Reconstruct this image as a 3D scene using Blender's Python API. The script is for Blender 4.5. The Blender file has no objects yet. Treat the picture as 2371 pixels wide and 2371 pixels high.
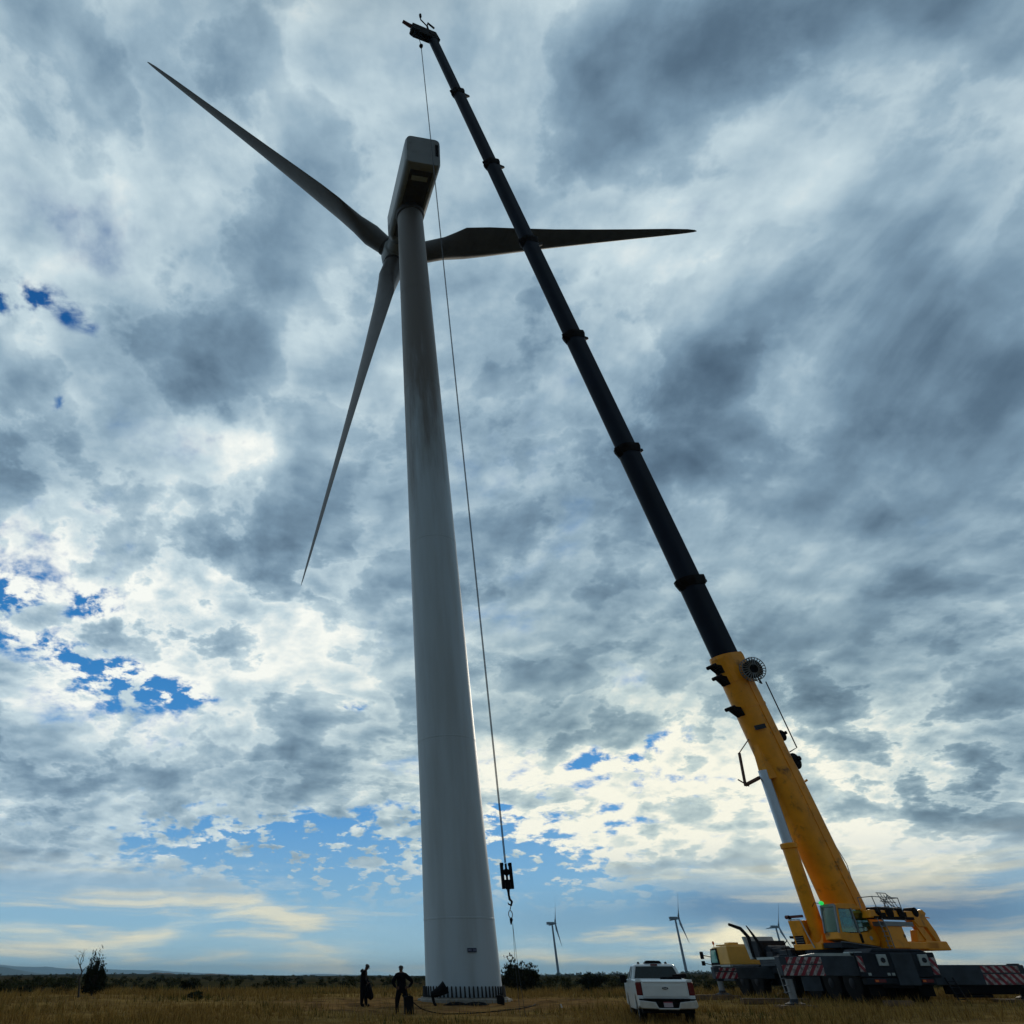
import bpy, math, random
import numpy as np
from mathutils import Vector, Matrix
R = math.radians
PI = math.pi
rng = random.Random(7)
nrg = np.random.default_rng(11)
sc = bpy.context.scene
COL = sc.collection

# ---------------------------------------------------------------- camera
# wide photograph cropped on its left side: the optical axis lies left of the middle
F_PX, CX, CY, HZ, CAM_H = 1661.0, 818.0, 1185.5, 2260.0, 1.6
TILT = math.atan((HZ - CY) / F_PX)
cam = bpy.data.cameras.new('camera')
cam_o = bpy.data.objects.new('camera', cam)
COL.objects.link(cam_o)
cam.sensor_width = 36.0
cam.lens = F_PX / 2371.0 * 36.0
cam.shift_x = (1185.5 - CX) / 2371.0
cam.clip_start = 0.1
cam.clip_end = 60000
cam_o.location = (0, 0, CAM_H)
cam_o.rotation_euler = (PI / 2 + TILT, 0, 0)
sc.camera = cam_o

def P(u, v, D):
    """the point of the place seen at photo pixel (u, v) that lies D metres ahead"""
    c, s = math.cos(TILT), math.sin(TILT)
    a, b = (u - CX) / F_PX, (CY - v) / F_PX
    y, z = c - b * s, s + b * c
    return Vector((a / y * D, D, z / y * D + CAM_H))

# ---------------------------------------------------------------- light and exposure
SUN_AZ, SUN_EL = 30.0, 17.0
sc.view_settings.view_transform = 'Standard'
sc.view_settings.look = 'None'
sc.view_settings.exposure = 0.0
sc.view_settings.gamma = 1.0
sc.view_settings.use_curve_mapping = False
sun = bpy.data.lights.new('sun', 'SUN')
sun.energy = 1.1
sun.angle = R(11)
sun.color = (1.0, 0.9, 0.74)
sun_o = bpy.data.objects.new('sun', sun)
COL.objects.link(sun_o)
sd = Vector((math.sin(R(SUN_AZ)) * math.cos(R(SUN_EL)), math.cos(R(SUN_AZ)) * math.cos(R(SUN_EL)), math.sin(R(SUN_EL))))
sun_o.rotation_euler = sd.to_track_quat('Z', 'Y').to_euler()
sc.cycles.max_bounces = 6
sc.cycles.volume_bounces = 1
sc.cycles.transparent_max_bounces = 12

# ---------------------------------------------------------------- node helper
class NG:
    def __init__(s, nt): s.nt = nt
    def new(s, t, **k):
        n = s.nt.nodes.new(t)
        for a, b in k.items(): setattr(n, a, b)
        return n
    def put(s, sock, v):
        if isinstance(v, bpy.types.NodeSocket): s.nt.links.new(v, sock)
        elif v is not None:
            if sock.type == 'RGBA' and len(v) == 3: v = (*v, 1)
            sock.default_value = v
    def m(s, op, a, b=None, c=None, clamp=False):
        n = s.new('ShaderNodeMath', operation=op, use_clamp=clamp)
        for i, v in enumerate((a, b, c)):
            if v is not None: s.put(n.inputs[i], v)
        return n.outputs[0]
    def v(s, op, a, b=None, sc_=None):
        n = s.new('ShaderNodeVectorMath', operation=op)
        s.put(n.inputs[0], a)
        if b is not None: s.put(n.inputs[1], b)
        if sc_ is not None: s.put(n.inputs['Scale'], sc_)
        return n.outputs['Value'] if op in ('DOT_PRODUCT', 'LENGTH') else n.outputs['Vector']
    def noise(s, vec, scale, detail=6, rough=.55, dist=0.0, lac=2.0, out='Fac', dim='3D'):
        n = s.new('ShaderNodeTexNoise', noise_dimensions=dim)
        s.put(n.inputs['Vector'], vec)
        n.inputs['Scale'].default_value = scale
        n.inputs['Detail'].default_value = detail
        n.inputs['Roughness'].default_value = rough
        n.inputs['Lacunarity'].default_value = lac
        n.inputs['Distortion'].default_value = dist
        return n.outputs[out]
    def ramp(s, f, stops, interp='LINEAR'):
        n = s.new('ShaderNodeValToRGB')
        n.color_ramp.interpolation = interp
        el = n.color_ramp.elements
        while len(el) < len(stops): el.new(0.5)
        for e, (p, c) in zip(el, stops):
            e.position = p
            e.color = (*c, 1) if len(c) == 3 else c
        s.put(n.inputs[0], f)
        return n.outputs[0]
    def sstep(s, x, a, b, lo=0.0, hi=1.0):
        n = s.new('ShaderNodeMapRange', interpolation_type='SMOOTHSTEP')
        for i, v in enumerate((x, a, b, lo, hi)): s.put(n.inputs[i], v)
        return n.outputs[0]
    def mix(s, f, a, b, mode='MIX'):
        n = s.new('ShaderNodeMix', data_type='RGBA', blend_type=mode)
        s.put(n.inputs['Factor'], f); s.put(n.inputs['A'], a) if False else None
        s.put(n.inputs[0], f); s.put(n.inputs[6], a); s.put(n.inputs[7], b)
        return n.outputs[2]
    def xyz(s, x, y, z):
        n = s.new('ShaderNodeCombineXYZ')
        for i, v in enumerate((x, y, z)): s.put(n.inputs[i], v)
        return n.outputs[0]
    def sep(s, v):
        n = s.new('ShaderNodeSeparateXYZ'); s.put(n.inputs[0], v)
        return n.outputs

# ---------------------------------------------------------------- sky
def azel(u, v):
    d = P(u, v, 1.0) - Vector((0, 0, CAM_H)); d.normalize()
    return math.atan2(d.x, d.y), math.asin(d.z)

def build_sky():
    w = bpy.data.worlds.new('World')
    sc.world = w
    w.use_nodes = True
    nt = w.node_tree
    nt.nodes.clear()
    g = NG(nt)
    tc = g.new('ShaderNodeTexCoord')
    d = g.v('NORMALIZE', tc.outputs['Generated'])
    x, y, z = g.sep(d)
    zc = g.m('MAXIMUM', z, 0.0)
    # cloud layer coordinates: a flat layer over a slightly curved earth
    inv = g.m('DIVIDE', 1.0, g.m('ADD', zc, 0.27))
    px, py = g.m('MULTIPLY', x, inv), g.m('MULTIPLY', y, inv)
    p0 = g.xyz(px, py, 0.0)
    wv = g.v('SUBTRACT', g.noise(p0, 1.3, 2, .5, out='Color', dim='2D'), (.5, .5, .5))
    p = g.v('ADD', p0, g.v('SCALE', wv, sc_=0.12))
    # azimuth / elevation, slightly warped so that the broad zones have cloud-like borders
    wd = g.v('SUBTRACT', g.noise(d, 5.0, 3, .6, out='Color'), (.5, .5, .5))
    wx, wy, wz = g.sep(wd)
    az = g.m('ADD', g.m('ARCTAN2', x, y), g.m('MULTIPLY', wx, 0.30))
    el = g.m('ADD', g.m('ARCSINE', z), g.m('MULTIPLY', wy, 0.16))
    az_raw = g.m('ARCTAN2', x, y)
    el_raw = g.m('ARCSINE', z)
    ae, ae_raw = g.xyz(az, el, 0.0), g.xyz(az_raw, el_raw, 0.0)
    def blob(u, v, rx, ry, raw=False):
        a0, e0 = azel(u, v)
        ka = 1 / abs(azel(u + rx, v)[0] - a0)
        ke = 1 / abs(azel(u, v - ry)[1] - e0)
        n = g.new('ShaderNodeVectorMath', operation='MULTIPLY_ADD')
        g.put(n.inputs[0], ae_raw if raw else ae)
        n.inputs[1].default_value = (ka, ke, 0); n.inputs[2].default_value = (-a0 * ka, -e0 * ke, 0)
        return g.m('POWER', .36788, g.v('DOT_PRODUCT', n.outputs[0], n.outputs[0]))
    def field(base, items):
        acc = base
        for it in items:
            u, v, rx, ry, amp = it[:5]
            b = blob(u, v, rx, ry, len(it) > 5)
            acc = g.m('MULTIPLY_ADD', b, amp, acc)
        return acc
    GAP = [(1090, 640, 260, 330, .55), (1300, 1120, 160, 80, .3), (15, 712, 95, 60, -.82), (140, 740, 60, 34, -.62), (140, 940, 30, 40, -.55, 1), (555, 1020, 60, 20, -.40, 1),
           (20, 1380, 80, 50, -.80, 1), (215, 1395, 60, 45, -.60, 1), (90, 1495, 120, 32, -.65, 1),
           (265, 1575, 110, 60, -.90, 1), (410, 1610, 90, 34, -.75, 1), (800, 1640, 70, 20, -.45, 1),
           (120, 1290, 240, 200, -.08), (700, 1945, 430, 75, -1.0, 1), (880, 2030, 300, 70, -.8),
           (1170, 1850, 70, 26, -.65), (1400, 1745, 150, 20, -.5), (1175, 1960, 120, 50, -.7),
           (1330, 1960, 120, 40, -.35), (1300, 2110, 330, 60, -.7, 1), (1560, 2120, 260, 40, -.5, 1), (1350, 1820, 400, 130, -.15),
           (1050, 2180, 400, 40, -.3, 1), (350, 2230, 700, 26, -.45, 1)]
    LUM = [(2120, 620, 340, 420, -.26), (2220, 1250, 360, 260, -.22), (1500, 1250, 500, 300, -.06), (1900, 1480, 500, 120, -.07), (1650, 100, 300, 120, -.08), (1650, 850, 260, 160, -.11), (1450, 1050, 220, 130, -.10),
           (800, 120, 190, 80, -.12), (380, 830, 240, 110, -.10), (80, 1090, 150, 80, -.14), (230, 1200, 110, 70, -.08),
           (1650, 1500, 420, 100, -.05), (1250, 1660, 160, 45, -.08), (750, 830, 250, 80, -.08), (1480, 240, 200, 110, -.05), (2300, 150, 180, 160, -.1),
           (640, 1060, 190, 85, .15), (500, 1000, 140, 55, .12), (95, 850, 100, 90, .18), (1600, 680, 210, 70, .15), (1930, 400, 180, 110, .12), (1850, 880, 160, 60, .12),
           (450, 1500, 330, 150, .12), (960, 330, 230, 260, .06), (1300, 600, 260, 200, .04), (1450, 1870, 400, 180, .34), (1900, 1960, 300, 60, .15), (330, 1330, 260, 160, .08), (1180, 1760, 160, 80, .22), (300, 1430, 380, 260, .12), (900, 1500, 500, 160, .06), (1900, 1950, 400, 70, .1), (1900, 1700, 450, 250, .07), (700, 1500, 300, 250, .05),
           (1850, 1830, 450, 150, .16), (1530, 1650, 300, 60, .08), (2100, 1560, 260, 40, .07), (40, 1330, 160, 70, .12), (620, 1590, 320, 40, .13),
           (200, 1620, 300, 50, .1), (300, 2080, 420, 60, .05), (900, 900, 40, 60, .1)]
    bias = field(0.0, GAP)
    lum = field(0.0, LUM)
    streak = g.m('MINIMUM', field(0.0, [(2150, 750, 560, 620, 1.0), (1850, 1350, 420, 260, .6)]), 1.0)
    fine = g.m('MINIMUM', field(0.0, [(1500, 1880, 520, 210, 1.0), (2150, 1760, 400, 220, .7), (350, 1450, 450, 260, .7)]), 1.0)
    low = g.sstep(el_raw, R(3.0), R(8.0), 1.0, 0.0)
    # the cloud body
    rot = g.new('ShaderNodeMapping'); rot.vector_type = 'POINT'
    g.put(rot.inputs['Vector'], p)
    rot.inputs['Rotation'].default_value = (0, 0, R(-8))
    rot.inputs['Scale'].default_value = (1.0, 0.34, 1.0)
    ps = rot.outputs[0]
    n_puff = g.m('MULTIPLY', g.m('SUBTRACT', g.noise(p, 2.5, 8, .53, .0, dim='2D'), .5), 2.6)
    n_str = g.m('MULTIPLY', g.m('SUBTRACT', g.noise(ps, 2.8, 9, .53, .1, dim='2D'), .5), 2.2)
    pf = g.v('MULTIPLY', p, (1.0, 0.85, 1.0))
    n_fine = g.m('MULTIPLY', g.m('SUBTRACT', g.noise(pf, 8.5, 8, .56, .0, dim='2D'), .5), 2.8)
    def lerp(f, a, b): return g.m('ADD', a, g.m('MULTIPLY', f, g.m('SUBTRACT', b, a)))
    n = lerp(streak, n_puff, n_str)
    n = lerp(g.m('MULTIPLY', fine, .75), n, n_fine)
    # relief: density differences towards the sun
    off = Vector((math.sin(R(SUN_AZ)), math.cos(R(SUN_AZ)), 0)) * 0.045
    pr = g.v('ADD', p, tuple(off))
    r_puff = g.m('SUBTRACT', g.noise(p, 4.0, 7, .52, .0, dim='2D'), g.noise(pr, 4.0, 7, .52, .0, dim='2D'))
    n_edge = g.m('SUBTRACT', g.noise(g.v('ADD', p, g.v('SCALE', wd, sc_=.05)), 13.0, 7, .60, .0, dim='2D'), .5)
    edge = g.m('MULTIPLY', n_edge, g.m('MULTIPLY_ADD', g.m('MAXIMUM', g.m('MULTIPLY', bias, -1.0), 0.0), 6.0, g.m('MULTIPLY_ADD', fine, .9, .4)))
    dens = g.m('ADD', g.m('ADD', n, 0.72), bias)
    # far thin layer near the horizon: long flat bands
    bv = g.xyz(g.m('MULTIPLY', az_raw, 1.4), g.m('MULTIPLY', el_raw, 15.0), 0.0)
    bw = g.v('ADD', bv, g.v('SCALE', wd, sc_=.25))
    band = g.noise(bw, 3.0, 9, .60, .0, dim='2D')
    cover_hi = g.sstep(g.m('ADD', dens, edge), -0.16, 0.46)
    cover_lo = g.sstep(g.m('ADD', band, g.m('MULTIPLY', bias, .16)), .42, .66)
    cover = lerp(low, cover_hi, g.m('MULTIPLY', cover_lo, .8))
    # light through the layer: bright where thin, grey where thick
    thick = g.sstep(dens, 0.15, 1.25)
    Lbase = g.m('ADD', 0.69, lum)
    L = Lbase
    L = g.m('ADD', L, g.m('MULTIPLY', r_puff, lerp(streak, 1.1, .4)))
    L = g.m('SUBTRACT', L, g.m('MULTIPLY', thick, lerp(fine, .20, .95)))
    L = g.m('ADD', L, g.m('MULTIPLY', g.m('MULTIPLY', n_str, streak), -.50))
    Lf = g.m('MULTIPLY', fine, g.m('MULTIPLY', g.sstep(dens, .75, .15), .36))
    L = g.m('ADD', L, Lf)
    L = g.m('ADD', L, g.m('MULTIPLY', g.m('SUBTRACT', g.noise(p, 1.5, 4, .5, dim='2D'), .5), .45))
    # broken lumps: a bright rim where the edge of a lump is thin, grey-blue where it is deep
    lump = g.noise(g.v('ADD', p, g.v('SCALE', wd, sc_=.05)), 4.9, 9, .58, .0, dim='2D')
    LL = g.ramp(lump, [(.34, (.62,) * 3), (.44, (.86,) * 3), (.485, (.97,) * 3), (.53, (.60,) * 3), (.64, (.34,) * 3)])
    LL = g.m('ADD', g.m('MULTIPLY', LL, 1.0), g.m('MULTIPLY', lum, .9))
    wl = g.m('MULTIPLY', lerp(fine, .22, .80), lerp(streak, 1.0, .10))
    L = lerp(wl, L, LL)
    cloud = g.ramp(L, [(0.10, (.050, .088, .140)), (0.30, (.106, .175, .25)), (0.46, (.190, .295, .395)), (0.60, (.315, .445, .545)),
                       (0.78, (.56, .69, .75)), (0.98, (.95, .98, .93))])
    cloudlow = g.ramp(g.m('ADD', Lbase, g.m('MULTIPLY', g.m('SUBTRACT', band, .5), .8)),
                      [(0.15, (.11, .19, .31)), (0.42, (.30, .42, .52)), (0.62, (.56, .60, .55)), (0.85, (.88, .83, .62))])
    cloud = g.mix(low, cloud, cloudlow)
    # warm light in the clouds around the hidden sun
    a_s, e_s = azel(1560, 1850)
    wq = g.m('ADD', g.m('POWER', g.m('DIVIDE', g.m('SUBTRACT', az_raw, a_s), R(24)), 2.0), g.m('POWER', g.m('DIVIDE', g.m('SUBTRACT', el_raw, e_s), R(13)), 2.0))
    warm = g.m('EXPONENT', g.m('MULTIPLY', wq, -1.0))
    cloud = g.mix(g.m('MULTIPLY', warm, .8), cloud, (1.06, 1.0, .86), 'MULTIPLY')
    # clear sky: the physical sky model, coloured a little deeper
    sky = g.new('ShaderNodeTexSky', sky_type='NISHITA')
    sky.sun_disc = False
    sky.sun_elevation = R(SUN_EL)
    sky.sun_rotation = R(SUN_AZ)
    sky.air_density = 1.2
    sky.dust_density = 0.2
    sky.ozone_density = 3.0
    clear_n = g.v('SCALE', g.mix(1.0, sky.outputs[0], (.30, .62, 1.0), 'MULTIPLY'), sc_=0.5)
    eln = g.m('DIVIDE', el_raw, R(50))
    clear_g = g.ramp(eln, [(0.0, (.46, .70, .80)), (0.10, (.25, .50, .74)), (0.22, (.085, .33, .72)), (0.42, (.035, .23, .58)), (0.9, (.010, .10, .33))])
    clear = g.mix(.85, g.v('SCALE', clear_n, sc_=0.1), clear_g)
    # a darker slate veil low on the right
    veil = field(0.0, [(2050, 2110, 420, 70, .85, 1), (1330, 2130, 260, 60, .35, 1), (1640, 2090, 160, 50, .5, 1)])
    clear = g.mix(g.m('MINIMUM', veil, 1.0), clear, (.105, .215, .37))
    col = g.mix(cover, clear, cloud)
    vfac = g.m('MINIMUM', field(0.0, [(2080, 2120, 420, 62, .85, 1)]), 1.0)
    col = g.mix(g.m('MULTIPLY', vfac, .85), col, (.10, .185, .305))
    # glow bands just over the horizon on the right
    cream = field(0.0, [(2290, 2205, 280, 30, 1.3), (1740, 2195, 300, 20, 1.1), (1180, 2190, 90, 26, .35), (280, 2140, 420, 26, .35), (850, 2230, 250, 30, .2)])
    crn = g.m('MULTIPLY', cream, g.sstep(band, .32, .56))
    col = g.mix(g.m('MINIMUM', crn, 1.0), col, (1.15, 1.05, .72))
    # unseen sky behind the camera, dimmed so that surfaces facing it stay dark
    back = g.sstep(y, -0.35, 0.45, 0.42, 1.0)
    top = g.sstep(z, 0.90, 0.99, 1.0, 0.6)
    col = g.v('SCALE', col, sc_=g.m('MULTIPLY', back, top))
    below = g.sstep(z, -0.06, -0.005, 0.25, 1.0)
    col = g.v('SCALE', col, sc_=below)
    bg = g.new('ShaderNodeBackground')
    g.put(bg.inputs['Color'], g.v('SCALE', col, sc_=10.0))
    bg.inputs['Strength'].default_value = 0.1
    w.cycles.sampling_method = 'MANUAL'
    w.cycles.sample_map_resolution = 512
    out = g.new('ShaderNodeOutputWorld')
    nt.links.new(bg.outputs[0], out.inputs['Surface'])
build_sky()

# ---------------------------------------------------------------- materials
def mat(name, col, rough=.6, metal=0.0, var=.0, vscale=4.0, bump=0.0, bscale=20.0, col2=None, c2scale=2.0, c2lo=.45, c2hi=.65, stretch=(1, 1, 1), spec=.5, emit=None, coat=0.0):
    m = bpy.data.materials.new(name)
    m.use_nodes = True
    nt = m.node_tree
    g = NG(nt)
    b = nt.nodes['Principled BSDF']
    b.inputs['Roughness'].default_value = rough
    b.inputs['Metallic'].default_value = metal
    b.inputs['Specular IOR Level'].default_value = spec
    b.inputs['Coat Weight'].default_value = coat
    c = (*col, 1)
    tc = g.new('ShaderNodeTexCoord')
    mp = g.new('ShaderNodeMapping')
    g.put(mp.inputs['Vector'], tc.outputs['Object'])
    mp.inputs['Scale'].default_value = stretch
    v = mp.outputs[0]
    if var > 0:
        nf = g.noise(v, vscale, 5, .6)
        k = g.sstep(nf, .3, .7, 1 - var, 1 + var)
        c = g.v('SCALE', c[:3], sc_=k)
    if col2 is not None:
        f = g.sstep(g.noise(v, c2scale, 7, .65, .3), c2lo, c2hi)
        c = g.mix(f, c if isinstance(c, bpy.types.NodeSocket) else c[:3], col2)
    g.put(b.inputs['Base Color'], c)
    if bump > 0:
        bn = g.new('ShaderNodeBump')
        bn.inputs['Strength'].default_value = bump
        bn.inputs['Distance'].default_value = 0.05
        g.put(bn.inputs['Height'], g.noise(v, bscale, 6, .6))
        nt.links.new(bn.outputs[0], b.inputs['Normal'])
    if emit:
        b.inputs['Emission Color'].default_value = (*emit[0], 1)
        b.inputs['Emission Strength'].default_value = emit[1]
    return m

M = {}
M['tower'] = mat('tower_paint', (.30, .33, .34), .5, var=.08, vscale=1.5, col2=(.22, .215, .20), c2scale=.7, c2lo=.5, c2hi=.8, stretch=(1, 1, .12))
def tower_mat():
    m = bpy.data.materials.new('tower_paint'); m.use_nodes = True
    g = NG(m.node_tree); b = m.node_tree.nodes['Principled BSDF']
    tc = g.new('ShaderNodeTexCoord'); p = tc.outputs['Object']
    x, y, z = g.sep(p)
    st = g.v('MULTIPLY', p, (1, 1, .10))
    c = g.mix(g.sstep(g.noise(st, .9, 6, .6), .35, .7), (.43, .53, .61), (.36, .43, .48))
    # greasy brown grime that has run down from the nacelle, and streaks of old oil
    gr = g.m('ADD', g.sstep(z, 18.0, 56.0), g.m('MULTIPLY', g.m('SUBTRACT', g.noise(st, 1.1, 8, .65), .5), 1.3))
    c = g.mix(g.m('MULTIPLY', g.sstep(gr, .2, .95), .88), c, (.105, .078, .058))
    sp = g.sstep(g.noise(g.v('MULTIPLY', p, (3, 3, .9)), 2.2, 8, .7), .66, .74)
    c = g.mix(g.m('MULTIPLY', sp, .5), c, (.06, .055, .05))
    g.put(b.inputs['Base Color'], c); b.inputs['Roughness'].default_value = .5
    return m
M['tower'] = tower_mat()
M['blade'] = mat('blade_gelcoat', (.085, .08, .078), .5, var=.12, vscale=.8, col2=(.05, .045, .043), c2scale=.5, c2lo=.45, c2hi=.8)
M['nacelle'] = mat('nacelle_shell', (.22, .245, .26), .4, var=.06, vscale=.8, col2=(.12, .11, .10), c2scale=.6, c2lo=.55, c2hi=.85)
M['nacelle_dark'] = mat('nacelle_underside', (.045, .04, .038), .7, var=.2, vscale=1.2, col2=(.025, .022, .022), c2scale=.9)  # darker tone for the underside panel, yaw ring and blade bearings
M['black'] = mat('black_plastic', (.006, .006, .008), .7, spec=.08)
M['bolt'] = mat('bolt_cap', (.006, .008, .012), .6, var=.2, spec=.2)
M['concrete'] = mat('concrete', (.22, .21, .19), .9, var=.25, vscale=3, bump=.4)
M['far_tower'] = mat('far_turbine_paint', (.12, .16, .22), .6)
M['yellow'] = mat('crane_yellow', (.86, .335, .006), .38, var=.10, vscale=1.2, col2=(.20, .08, .008), c2scale=1.3, c2lo=.54, c2hi=.76, spec=.4)
M['cab_yellow'] = mat('driver_cab_yellow', (.72, .40, .07), .4, var=.08, vscale=2, spec=.4)
M['boom'] = mat('boom_charcoal', (.0055, .010, .024), .5, spec=.14, var=.25, vscale=.5, stretch=(1, 1, .3))
M['collar'] = mat('boom_collar', (.008, .005, .005), .6, var=.3, spec=.08)
M['rustarm'] = mat('brown_primer', (.10, .04, .025), .6, var=.3)
M['chassis'] = mat('chassis_slate', (.017, .023, .034), .65, var=.3, vscale=2, bump=.1, spec=.2)
M['slate'] = mat('slate_panel', (.036, .05, .068), .6, var=.25, vscale=2, spec=.25)
M['lightpanel'] = mat('pale_panel', (.36, .42, .43), .5, var=.12, vscale=4)
M['steel'] = mat('steel', (.36, .38, .40), .35, .6, var=.15)
M['chrome'] = mat('cylinder_chrome', (.50, .57, .66), .25, .55, var=.06, vscale=1)
M['galv'] = mat('galvanised_rail', (.22, .24, .26), .5, .3, var=.1)
M['rubber'] = mat('tyre_rubber', (.006, .006, .007), .9, var=.2, bump=.3, bscale=30, spec=.15)
M['rim'] = mat('wheel_rim', (.011, .012, .018), .6, .1, var=.3, spec=.2)
M['red'] = mat('red_lamp', (.13, .004, .012), .25, spec=.6)
M['orange'] = mat('orange_lamp', (.7, .14, .01), .3)
M['redhead'] = mat('red_oxide', (.09, .012, .010), .5)
M['white'] = mat('white_paint', (.70, .76, .79), .28, var=.04, vscale=2, col2=(.40, .39, .36), c2scale=2.5, c2lo=.58, c2hi=.85, coat=.3)
M['silver'] = mat('brushed_bumper', (.52, .53, .52), .28, .8, var=.1)
M['glassdark'] = mat('tinted_glass', (.006, .014, .016), .06, spec=.9)
M['greenglass'] = mat('mint_glass', (.16, .46, .40), .08, spec=.6)
M['wood'] = mat('timber', (.16, .10, .06), .85, var=.35, vscale=5, bump=.4, stretch=(.3, 2, 2))
M['cloth'] = mat('dark_clothes', (.006, .006, .010), .95, var=.35, vscale=9, bump=.5, bscale=14, spec=.05)
M['cloth2'] = mat('black_coverall', (.005, .005, .008), .95, var=.35, vscale=9, bump=.5, bscale=14, spec=.05)
M['skin'] = mat('skin', (.09, .045, .032), .7, spec=.2)
M['cap'] = mat('cap_fabric', (.035, .032, .034), .8)
M['capstrap'] = mat('cap_strap', (.35, .30, .27), .7)
M['hivis'] = mat('hi_vis_cloth', (.20, .30, .05), .8)
M['tealcloth'] = mat('pale_blue_cloth', (.12, .40, .45), .8)
M['bark'] = mat('bark', (.035, .028, .022), .9, bump=.5)
M['rope'] = mat('wire_rope', (.05, .06, .075), .5, .3)
M['plate'] = mat('plate_face', (.42, .36, .42), .5, var=.1, vscale=20)
M['platered'] = mat('plate_print', (.35, .05, .08), .5)
M['navy'] = mat('navy_enamel', (.012, .028, .07), .3)
M['signblue'] = mat('sign_blue', (.006, .018, .06), .4)
M['signpale'] = mat('sign_letters', (.20, .24, .36), .6)
M['green_lamp'] = mat('green_lamp', (.02, .6, .1), .4, emit=((.03, 1.0, .16), .55))
M['litter'] = mat('paper', (.75, .75, .75), .8)

def glass(name, tint, tr=.75):
    m = bpy.data.materials.new(name); m.use_nodes = True
    nt = m.node_tree; nt.nodes.clear(); g = NG(nt)
    t = g.new('ShaderNodeBsdfTransparent'); t.inputs[0].default_value = (*tint, 1)
    gl = g.new('ShaderNodeBsdfGlossy'); gl.inputs['Roughness'].default_value = .03; gl.inputs[0].default_value = (.8, .9, .9, 1)
    mx = g.new('ShaderNodeMixShader'); mx.inputs[0].default_value = 1 - tr
    nt.links.new(t.outputs[0], mx.inputs[1]); nt.links.new(gl.outputs[0], mx.inputs[2])
    o = g.new('ShaderNodeOutputMaterial'); nt.links.new(mx.outputs[0], o.inputs[0])
    return m
M['glass'] = glass('cab_glass', (.42, .80, .76), .82)
M['truckglass'] = glass('truck_glass', (.07, .14, .11), .93)

def stripe_mat(name, sx, width=.34, origin=(0, 0, 0)):
    m = bpy.data.materials.new(name); m.use_nodes = True
    nt = m.node_tree; g = NG(nt)
    b = nt.nodes['Principled BSDF']
    tc = g.new('ShaderNodeTexCoord')
    x, y, z = g.sep(tc.outputs['Object'])
    s = g.m('ADD', g.m('MULTIPLY', g.m('ADD', x, y), sx), g.m('MULTIPLY', z, .8))
    f = g.m('FRACT', g.m('ADD', g.m('DIVIDE', s, width), 100.0))
    k = g.m('GREATER_THAN', f, .5)
    dirt = g.noise(tc.outputs['Object'], 6, 6, .65)
    cw = g.mix(g.sstep(dirt, .40, .62), (.46, .42, .43), (.12, .10, .11))
    cr = g.mix(g.sstep(dirt, .45, .7), (.24, .012, .03), (.07, .01, .018))
    g.put(b.inputs['Base Color'], g.mix(k, cw, cr))
    b.inputs['Roughness'].default_value = .4
    return m
M['stripeR'] = stripe_mat('warning_stripes_rising', -1)
M['stripeF'] = stripe_mat('warning_stripes_falling', 1)

# ---------------------------------------------------------------- mesh builder
def tag(o, label=None, cat=None, group=None, kind=None):
    if label: o['label'] = label
    if cat: o['category'] = cat
    if group: o['group'] = group
    if kind: o['kind'] = kind
    return o

def empty(name, loc, rz=0.0):
    o = bpy.data.objects.new(name, None)
    COL.objects.link(o)
    o.location = loc
    o.rotation_euler = (0, 0, rz)
    o.empty_display_size = .3
    return o

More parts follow.
